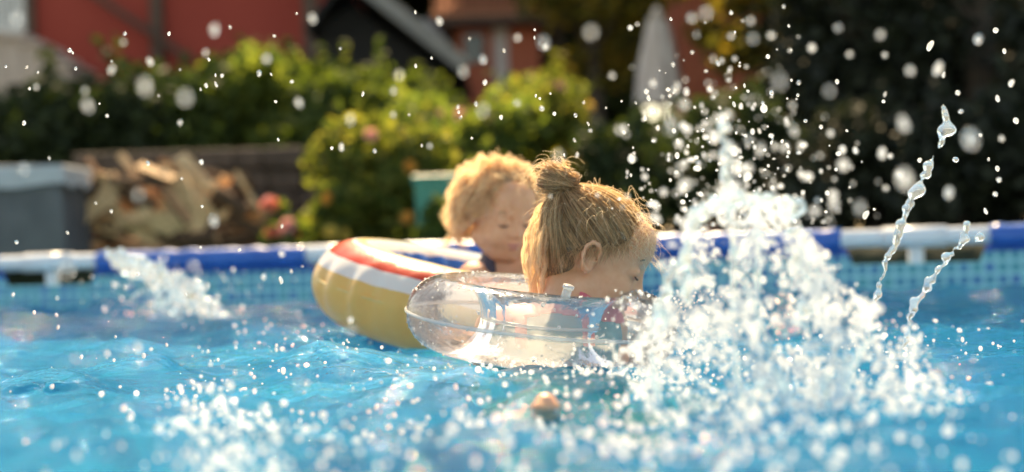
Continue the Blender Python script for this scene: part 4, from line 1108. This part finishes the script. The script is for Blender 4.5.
# main splash: a lumpy torn crown of water
sb = SPL; rs_ = np.random.default_rng(21)
F = Field((sb.x - 0.27, sb.y - 0.22, 0.79), (sb.x + 0.27, sb.y + 0.24, 1.22), 0.0036)
for k in range(22):
    a = rs_.uniform(0, 6.28); r0 = abs(rs_.normal(0, 0.075)) + 0.01; lean = rs_.uniform(0.05, 0.42)
    L = 0.21 * rs_.random() ** 1.2 * (1.0 - 0.25 * r0 / .1) + 0.02
    if math.cos(a) > 0.3: L *= 0.6
    p0 = np.array((sb.x + math.cos(a) * r0 * 1.1, sb.y + math.sin(a) * r0 * 0.8, 0.815)); d = np.array((math.cos(a) * lean, math.sin(a) * lean * .7, 1.0)); d /= np.linalg.norm(d)
    sway = rs_.normal(0, 0.02, 3); pts = []; rad = []; m = 7
    th_0 = rs_.uniform(0.003, 0.0065)
    for q in range(m):
        t = q / (m - 1); pts.append(p0 + d * L * t + sway * t * t + np.array((0, 0, -0.05 * t * t * lean))); rad.append(th_0 * (1 - .65 * t) * rs_.uniform(.6, 1.3) + .0012)
    for q in range(m - 1): F.cap(pts[q], pts[q + 1], rad[q], rad[q + 1], 0.004)
    F.ell(pts[-1], rs_.uniform(0.003, 0.0065), k=0.003)
# arch of water at the top left of the splash
def ribbon(F, ppts, r0, r1, Y, jit=0.004, seed=1, kb=0.004, gaps=0.09):
    r_ = np.random.default_rng(seed); pts = px_pts([(x, y, Y) for x, y in ppts]); out = []
    seg = 9
    for k in range(len(pts) - 1):
        for q in range(seg): out.append(pts[k] + (pts[k + 1] - pts[k]) * q / seg)
    out.append(pts[-1]); out = np.array(out) + r_.normal(0, jit, (len(out), 3)); n_ = len(out)
    rad = [(r0 + (r1 - r0) * q / n_) * min(2.0, max(.3, r_.lognormal(-.15, .45))) for q in range(n_)]
    for q in range(n_ - 1):
        if gaps and r_.random() < gaps: continue
        F.cap(out[q], out[q + 1], rad[q], rad[q + 1], kb)
ribbon(F, [(690, 300), (688, 250), (694, 216), (722, 200), (752, 196), (786, 205), (803, 206)], 0.005, 0.0045, 1.95, 0.003, 2)
ribbon(F, [(800, 330), (806, 270), (800, 236), (786, 205)], 0.004, 0.0035, 1.95, 0.004, 3)
ribbon(F, [(735, 260), (728, 200), (724, 150), (722, 120)], 0.0045, 0.003, 1.95, 0.003, 4)
ribbon(F, [(655, 330), (668, 280), (690, 250)], 0.0045, 0.0035, 1.95, 0.004, 5)
o = F.build('water_splash', 'splash'); tag(o, 'tall white splash of water thrown up right of the child with the bun', 'splash', kind='stuff')
# drops of the main splash
TOPX = np.array((640, 655, 675, 692, 712, 724, 740, 765, 790, 812, 830, 860, 895, 920, 945)); TOPY = np.array((350, 275, 240, 206, 205, 165, 205, 198, 205, 250, 285, 300, 320, 350, 400))
def cloud(ncl, per, spread, kx=1.0):
    out = []
    for k in range(ncl):
        cxp = 650 + 285 * rs_.beta(1.25, 1.35); tp = np.interp(cxp, TOPX, TOPY); cyp = tp + (450 - tp) * rs_.random() ** 0.75
        slant = (cxp - 770) / 200 + rs_.normal(0, .25); L = rs_.uniform(15, 70) * (0.4 + 0.6 * (cyp - tp) / (450 - tp)); m_ = int(per * rs_.uniform(.3, 1.8)); Yc_ = rs_.uniform(1.75, 2.15)
        t_ = rs_.random(m_) ** .8
        px_ = cxp + slant * L * t_ + rs_.normal(0, spread, m_); py_ = np.maximum(cyp - L * t_ + rs_.normal(0, spread, m_), np.interp(px_, TOPX, TOPY) - 25 * rs_.random(m_) ** 3)
        out.append(np.stack([px_, py_, Yc_ + rs_.normal(0, .035, m_)], -1))
    return np.concatenate(out)
A_ = cloud(150, 34, 7.5); pos = px_pts(A_); rad = 0.0005 + rs_.gamma(1.15, 0.0011, len(pos))
keep = pos[:, 2] > WATER - 0.005; pos = pos[keep]; rad = rad[keep]
n2 = 430                                    # finer drops thrown above
up_px = rs_.normal(735, 55, n2); up_py = 225 - np.abs(rs_.normal(0, 85, n2)); yy = rs_.uniform(1.6, 2.6, n2)
pos = np.concatenate([pos, px_pts(np.stack([up_px, up_py, yy], -1))]); rad = np.concatenate([rad, 0.0008 + rs_.gamma(1.6, 0.0008, n2)])
n4 = 260                                     # spray round the gush at the left
pos = np.concatenate([pos, px_pts(np.stack([rs_.normal(175, 38, n4), 262 + (rs_.random(n4) ** .8) * 52, rs_.uniform(4.5, 5.0, n4)], -1))]); rad = np.concatenate([rad, 0.001 + rs_.gamma(1.4, 0.0012, n4)])
n3 = 700                                    # around the clear ring and the face
pos = np.concatenate([pos, px_pts(np.stack([rs_.normal(672, 34, n3), rs_.uniform(290, 410, n3), rs_.uniform(2.1, 2.55, n3)], -1))]); rad = np.concatenate([rad, 0.0006 + rs_.gamma(1.5, 0.0006, n3)])
o = drops_mesh('spray', pos, np.clip(rad, 0, .0055), 'drop', 1); tag(o, 'fine spray of drops in and above the tall splash', 'spray', kind='stuff')

# thrown jets at the right
F = Field(px_pts([(850, 345, 2.5)])[0] - np.array((0.02, 0.1, 0.02)), px_pts([(1010, 90, 2.5)])[0] + np.array((0.02, 0.1, 0.02)), 0.003)
ribbon(F, [(868, 330), (880, 285), (893, 250), (906, 215), (915, 192)], 0.0036, 0.0046, 2.5, 0.003, 7)
ribbon(F, [(921, 182), (933, 158)], 0.004, 0.0035, 2.5, 0.002, 8); ribbon(F, [(940, 145), (947, 122), (944, 108)], 0.0045, 0.0035, 2.5, 0.002, 9)
F.ell(px_pts([(919, 190, 2.5)])[0], 0.010, k=0.008); F.ell(px_pts([(951, 130, 2.5)])[0], 0.008, k=0.008)
o = F.build('water_jet', 'gush'); tag(o, 'chain of water blobs rising steeply before the dark conifers', 'splash', kind='stuff')
F = Field(px_pts([(880, 350, 2.5)])[0] - np.array((0.02, 0.1, 0.02)), px_pts([(1010, 200, 2.5)])[0] + np.array((0.02, 0.1, 0.02)), 0.003)
ribbon(F, [(905, 345), (912, 310), (925, 285), (945, 262), (962, 243), (985, 230)], 0.0042, 0.003, 2.5, 0.003, 10); ribbon(F, [(962, 243), (968, 222)], 0.004, 0.003, 2.5, 0.002, 12)
o = F.build('water_jet', 'gush'); tag(o, 'thin curved jet of water crossing the white rim at right', 'splash', kind='stuff')
# gush beside the rim at the left
F = Field(px_pts([(95, 330, 4.9)])[0] - np.array((0.05, 0.15, 0.02)), px_pts([(255, 245, 4.9)])[0] + np.array((0.05, 0.15, 0.03)), 0.006)
for s_ in range(7):
    dy = s_ * 4.0
    ribbon(F, [(106 + s_ * 2, 256 + dy * .3), (130 + s_ * 2, 259 + dy * .7), (160 + s_, 270 + dy), (188, 284 + dy), (212 + s_ * 2, 306 + dy * .6), (228 + s_ * 2, 330)], 0.008, 0.009, 4.9 + 0.02 * s_, 0.007, 30 + s_, 0.01)
for s_ in range(5):
    ribbon(F, [(165 + s_ * 8, 285), (150 + s_ * 8 + rnd.uniform(-6, 6), 328)], 0.010, 0.008, 4.9, 0.008, 50 + s_, 0.01)
o = F.build('water_gush', 'gush'); tag(o, 'gush of water arching in front of the rim at left', 'splash', kind='stuff')

# foam and drops lying on the chopped surface
cl = []
def scatter(cx, cy, sx_, sy_, n, lift=0.012):
    a = np.stack([rs_.normal(cx, sx_, n), rs_.normal(cy, sy_, n)], -1)
    a = a[(a[:, 1] > 318) & (a[:, 1] < 520)]
    hz_ = 243 - (a[:, 0] - 512) * 0.0274
    Y = FPX * (CAMZ - WATER) / np.maximum(a[:, 1] - hz_, 30)
    P_ = px_pts(np.stack([a[:, 0], a[:, 1], Y], -1)); P_[:, 2] = WATER + waves(P_[:, 0], P_[:, 1]) + np.abs(rs_.normal(0, lift, len(P_)))
    cl.append(P_)
scatter(225, 440, 30, 30, 240, 0.022); scatter(250, 470, 70, 20, 90, 0.014); scatter(450, 430, 90, 35, 120, 0.01); scatter(600, 420, 60, 30, 190, 0.012)
scatter(760, 430, 110, 32, 480, 0.016); scatter(590, 372, 70, 10, 260, 0.006); scatter(300, 345, 90, 16, 150, 0.012); scatter(900, 340, 60, 30, 160, 0.008); scatter(450, 395, 280, 45, 260, 0.012)
P_ = np.concatenate(cl); rad = 0.0007 + rs_.gamma(1.5, 0.00095, len(P_))
o = drops_mesh('foam', P_, np.clip(rad, 0, 0.0042), 'foam', 1); tag(o, 'white foam bubbles and drops scattered over the water', 'foam', kind='stuff')

# single drops one can pick out against the background
iv, jf = ico(2)
dm = []
for k in range(5):
    s3 = np.array((1, 1, 1)) + rs_.normal(0, 0.12, 3); w_ = 1 + 0.08 * np.sin(iv @ rs_.normal(0, 2.2, 3))[:, None]
    me = mesh('water_drop', iv * s3 * w_, jf, ('drop', 'drop_clear', 'drop_clear', 'drop', 'drop_faint')[k], smooth=True); dm.append(me.data); bpy.data.objects.remove(me)
zones = [((5, 330, 2, 150), 44, 'round water drop in the air before the red house and hedge', 'drops before the red house and hedge'),
         ((5, 310, 150, 300), 30, 'round water drop in the air before the firewood and left rim', 'drops before the firewood'),
         ((330, 600, 2, 170), 48, 'round water drop in the air before the rose bushes', 'drops before the rose bushes'),
         ((600, 840, 0, 200), 92, 'round water drop flying above the tall splash', 'drops above the tall splash'),
         ((840, 1020, 5, 215), 34, 'round water drop in the air before the dark conifers', 'drops before the dark conifers'),
         ((20, 420, 300, 465), 40, 'round blurred water drop just above the water at left', 'drops over the water at left')]
for (xa, xb2, ya, yb2), cnt, lab, grp in zones:
    for k in range(cnt):
        px = rnd.uniform(xa, xb2); py = ya + (yb2 - ya) * rnd.random() ** (0.8 if xa < 600 else 0.75)
        if xa == 600: px = min(838, max(602, rnd.gauss(722, 50)))
        t = rnd.random()
        if t < 0.62: Y = rnd.uniform(2.3, 3.3); rd = rnd.uniform(0.0016, 0.0032)
        elif t < 0.85: Y = rnd.uniform(1.6, 2.2); rd = rnd.uniform(0.0016, 0.003)
        else: Y = rnd.uniform(1.25, 1.6); rd = rnd.uniform(0.0018, 0.003)
        if 'just above' in lab: Y = min(Y, FPX * 0.2 / (py - 250) * 0.92)
        if xa == 840: rd *= 1.5
        ob = bpy.data.objects.new('water_drop', dm[rnd.randrange(5)]); COL.objects.link(ob)
        ob.location = at(px, py, Y); s_ = rd; ob.scale = (s_, s_, s_ * rnd.uniform(0.85, 1.9)); ob.rotation_euler = (rnd.uniform(-.5, .5), rnd.uniform(-.5, .5), 0)
        size_w = 'small sharp' if t < 0.62 else ('mid-sized soft' if t < 0.85 else 'large blurred')
        lab2 = lab.replace('round blurred', 'round').replace('round', size_w)
        tag(ob, lab2, 'water drop', size_w + ' ' + grp)
